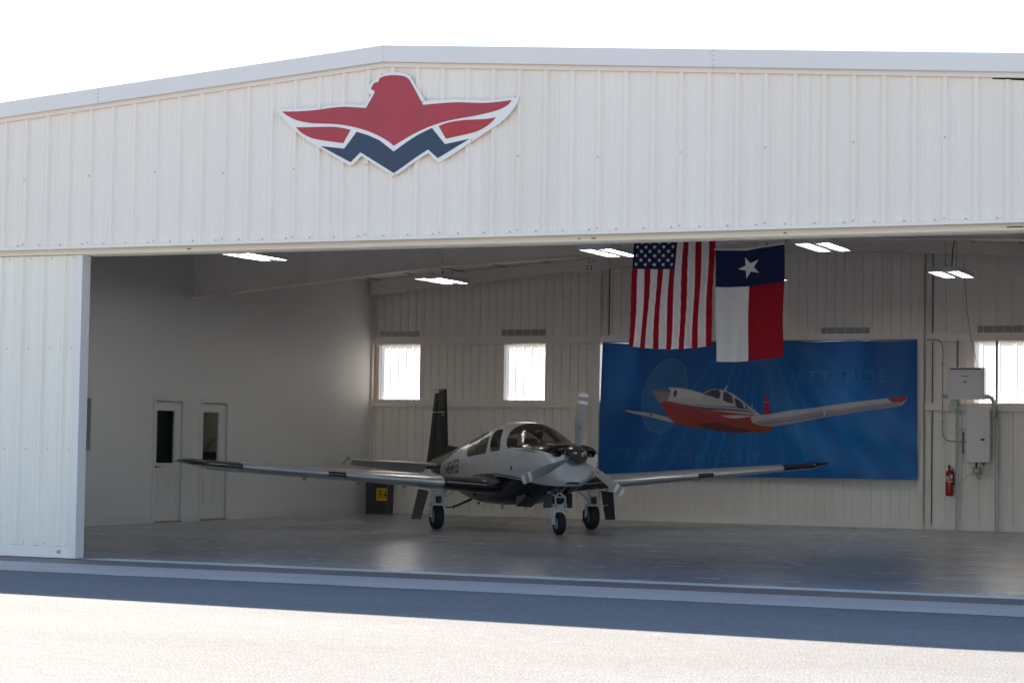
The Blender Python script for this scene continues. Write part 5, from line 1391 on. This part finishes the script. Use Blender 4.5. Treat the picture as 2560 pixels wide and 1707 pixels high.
for sy in (-1, 1):
    g_ = empty("main_gear", (0, 0, 0), parent=A); y = sy * 1.39
    wheel(0, y, .215, .165, g_)
    b = MB()
    for dy in (-.085, .085):
        b.tube([(.06, y + dy * 1.35, .70), (.10, y + dy * 1.1, .62), (.13, y + dy, .54), (.14, y + dy, .43)], .0155, 10)
    b.tube([(.12, y - .08, .565), (.12, y + .08, .565)], .014, 8); b.tube([(.09, y - .1, .64), (.09, y + .1, .64)], .010, 8)
    b.build("truss_tubes", mw['gear'], g_, smooth='auto')
    b = MB()
    for k in range(4): b.lathe([(0, .045), (.004, .055), (.022, .055), (.026, .045)], Matrix.Translation((.10, y, .432 + .030 * k)) @ Matrix.Rotation(-math.pi / 2, 4, 'Y'), 18)
    b.build("rubber_shock_discs", mw['black'], g_, smooth='auto')
    b = MB().box(.02, .17, y - .125, y + .105, .395, .425).box(.02, .17, y - .115, y + .095, .430, .437).box(.03, .16, y - .05, y + .05, .56, .57)
    for dy in (-.1, -.05, .0, .05): b.lathe([(0, .010), (.02, .010)], Matrix.Translation((.165, y + dy, .41)), 6)
    b.build("axle_beam", mw['gear'], g_, bevel=.004)
    b = MB().tube([(.06, y - sy * .0 - .115, .40), (.03, y - .112, .30), (0, y - .108, .215)], [.028, .024, .022], 10).tube([(0, y - .13, .215), (0, y + .09, .215)], .014, 8)
    b.build("trailing_arm", mw['gear'], g_, smooth='auto')
    b = MB().tube([(-.05, y - sy * .02, .45), (-.10, y - sy * .14, .60), (-.12, y - sy * .25, .68)], .012, 8).tube([(.10, y - sy * .09, .52), (.02, y - sy * .3, .66)], .010, 8); b.build("retract_link", mw['gear'], g_)
    # outer leg door, splayed outwards
    Y = sy * 1.64
    b = MB().add([(-.22, Y, .66), (.34, Y, .64), (.22, Y + sy * .09, .17), (-.26, Y + sy * .11, .15), (-.22, Y + sy * .012, .66), (.34, Y + sy * .012, .64), (.22, Y + sy * .102, .17), (-.26, Y + sy * .122, .15)],
                 [(0, 1, 2, 3), (7, 6, 5, 4), (0, 4, 5, 1), (1, 5, 6, 2), (2, 6, 7, 3), (3, 7, 4, 0)])
    b.build("gear_door", mw['door_in'], g_, bevel=.003)
    MB().tube([(.05, y + sy * .07, .38), (.04, Y + sy * .04, .42)], .008, 6).build("door_rod", mw['gear'], g_)
    MB().box(-.12, .02, y - sy * .10 - .02, y - sy * .10 + .02, .12, .32).build("brake_caliper", mw['black'], g_, bevel=.01)
ng = empty("nose_gear", (0, 0, 0), parent=A); NX = 2.13
wheel(NX, 0, .178, .132, ng)
b = MB()
for s in (-1, 1):
    b.tube([(NX - .02, s * .012, .665), (NX + .03, s * .085, .60), (NX + .045, s * .082, .49)], .0135, 10)
b.tube([(NX + .03, -.085, .60), (NX + .03, .085, .60)], .011, 8); b.tube([(NX - .03, 0, .66), (NX - .06, 0, .80)], .03, 10)
b.tube([(NX + .03, -.085, .62), (NX - .05, -.20, .69)], .012, 8)
b.build("truss_tubes", mw['gear'], ng, smooth='auto')
b = MB()
for k in range(3): b.lathe([(0, .045), (.004, .055), (.024, .055), (.028, .045)], Matrix.Translation((NX + .0, 0, .492 + .031 * k)) @ Matrix.Rotation(-math.pi / 2, 4, 'Y'), 18)
b.build("rubber_shock_discs", mw['black'], ng, smooth='auto')
b = MB().box(NX - .05, NX + .05, -.125, .115, .385, .402).box(NX - .05, NX + .05, -.125, .115, .470, .484)
for y in (-.115, -.06, .045, .10): b.box(NX + .03, NX + .048, y - .008, y + .008, .403, .469)
b.box(NX - .03, NX + .035, -.045, .035, .403, .469)
b.build("steering_collar", mw['gear'], ng, bevel=.003)
b = MB().tube([(NX + .02, -.09, .39), (NX + .012, -.105, .30), (NX, -.105, .19), (NX, -.105, .165)], [.036, .030, .023, .020], 12).tube([(NX, -.125, .178), (NX, .07, .178)], .013, 8)
b.build("fork_arm", mw['gear'], ng, smooth='auto')
for s in (-1, 1):
    b = MB().add([(NX - .30, s * .165, .66), (NX + .12, s * .165, .66), (NX + .10, s * .175, .43), (NX - .24, s * .18, .42), (NX - .30, s * .173, .66), (NX + .12, s * .173, .66), (NX + .10, s * .183, .43), (NX - .24, s * .188, .42)],
                 [(0, 1, 2, 3), (7, 6, 5, 4), (0, 4, 5, 1), (1, 5, 6, 2), (2, 6, 7, 3), (3, 7, 4, 0)])
    b.build("gear_door", M_("nose_door_paint", (.09, .10, .12), .4) if 'nose_door_paint' not in bpy.data.materials else bpy.data.materials['nose_door_paint'], ng)
# belly details: cowl flap, exhaust, step, antennas
for s in (-1, 1):
    MB().add([(1.60, s * .12, .56), (1.60, s * .38, .60), (1.12, s * .12, .40), (1.12, s * .38, .42), (1.55, s * .12, .62), (1.55, s * .38, .64), (1.12, s * .12, .56), (1.12, s * .38, .58)],
             [(0, 1, 3, 2), (4, 6, 7, 5), (0, 2, 6, 4), (1, 5, 7, 3), (2, 3, 7, 6), (0, 4, 5, 1)]).build("cowl_flap", mw['gloss_black'], A)
MB().tube([(1.30, .22, .56), (1.05, .24, .44), (.95, .24, .42)], .03, 12).build("exhaust_stack", mw['hub'], A, smooth='auto')
MB().tube([(-1.22, -.38, .47), (-1.52, -.55, .345), (-1.56, -.60, .332)], [.022, .018, .018], 8).box(-1.62, -1.50, -.73, -.585, .305, .325).build("boarding_step", mw['black'], A, smooth='auto')
MB().prism([(-.10, .42), (-.30, .42), (-.28, .34), (-.20, .32)], -.16, -.15).build("belly_antenna", mw['silver'], A)
MB().prism([(.75, .44), (.62, .44), (.66, .34), (.70, .34)], -.06, -.05).build("belly_antenna", mw['white'], A)
MB().prism([(-1.1, .42), (-1.25, .42), (-1.22, .37)], -.26, -.25).build("belly_antenna", mw['black'], A)
MB().tube([(.06, 0, 1.795), (.0, 0, 1.87), (-.18, 0, 2.07)], [.007, .005, .003], 6).lathe([(0, .02), (.012, .016)], Matrix.Translation((.06, 0, 1.797)) @ Matrix.Rotation(-math.pi / 2, 4, 'Y'), 10).build("whip_antenna", mw['white'], A)
MB().tube([(.16, 0, 1.80), (.165, 0, 1.835)], .004, 6).build("air_temperature_probe", mw['white'], A)
MB().tube([(-1.75, 0, 1.555), (-1.95, 0, 1.78)], [.006, .003], 6).build("whip_antenna", mw['hub'], A)
# wing fillet
for sy in (-1, 1):
    mb = MB(); n = 16; vs = []
    for k in range(n + 1):
        t = k / n; X = .80 - 2.0 * t
        le, te, z, tk = wst(.62); s = min(1, max(0, (le - X) / (le - te)))
        th = 5 * (.2969 * math.sqrt(s) - .126 * s - .3516 * s * s + .2843 * s ** 3 - .1036 * s ** 4) * tk * (le - te)
        zt = z + th + .01 - (s - .3) * (le - te) * .035
        vs += [(X, sy * (fhw(X, zt + .07) - .01), zt + .07), (X, sy * .66, zt + .005), (X, sy * .76, zt - .012)]
    mb.add(vs, [(3 * i + j, 3 * i + j + 1, 3 * i + j + 4, 3 * i + j + 3) for i in range(n) for j in range(2)])
    mb.build("wing_fillet", mw['fillet'], A, smooth=True)
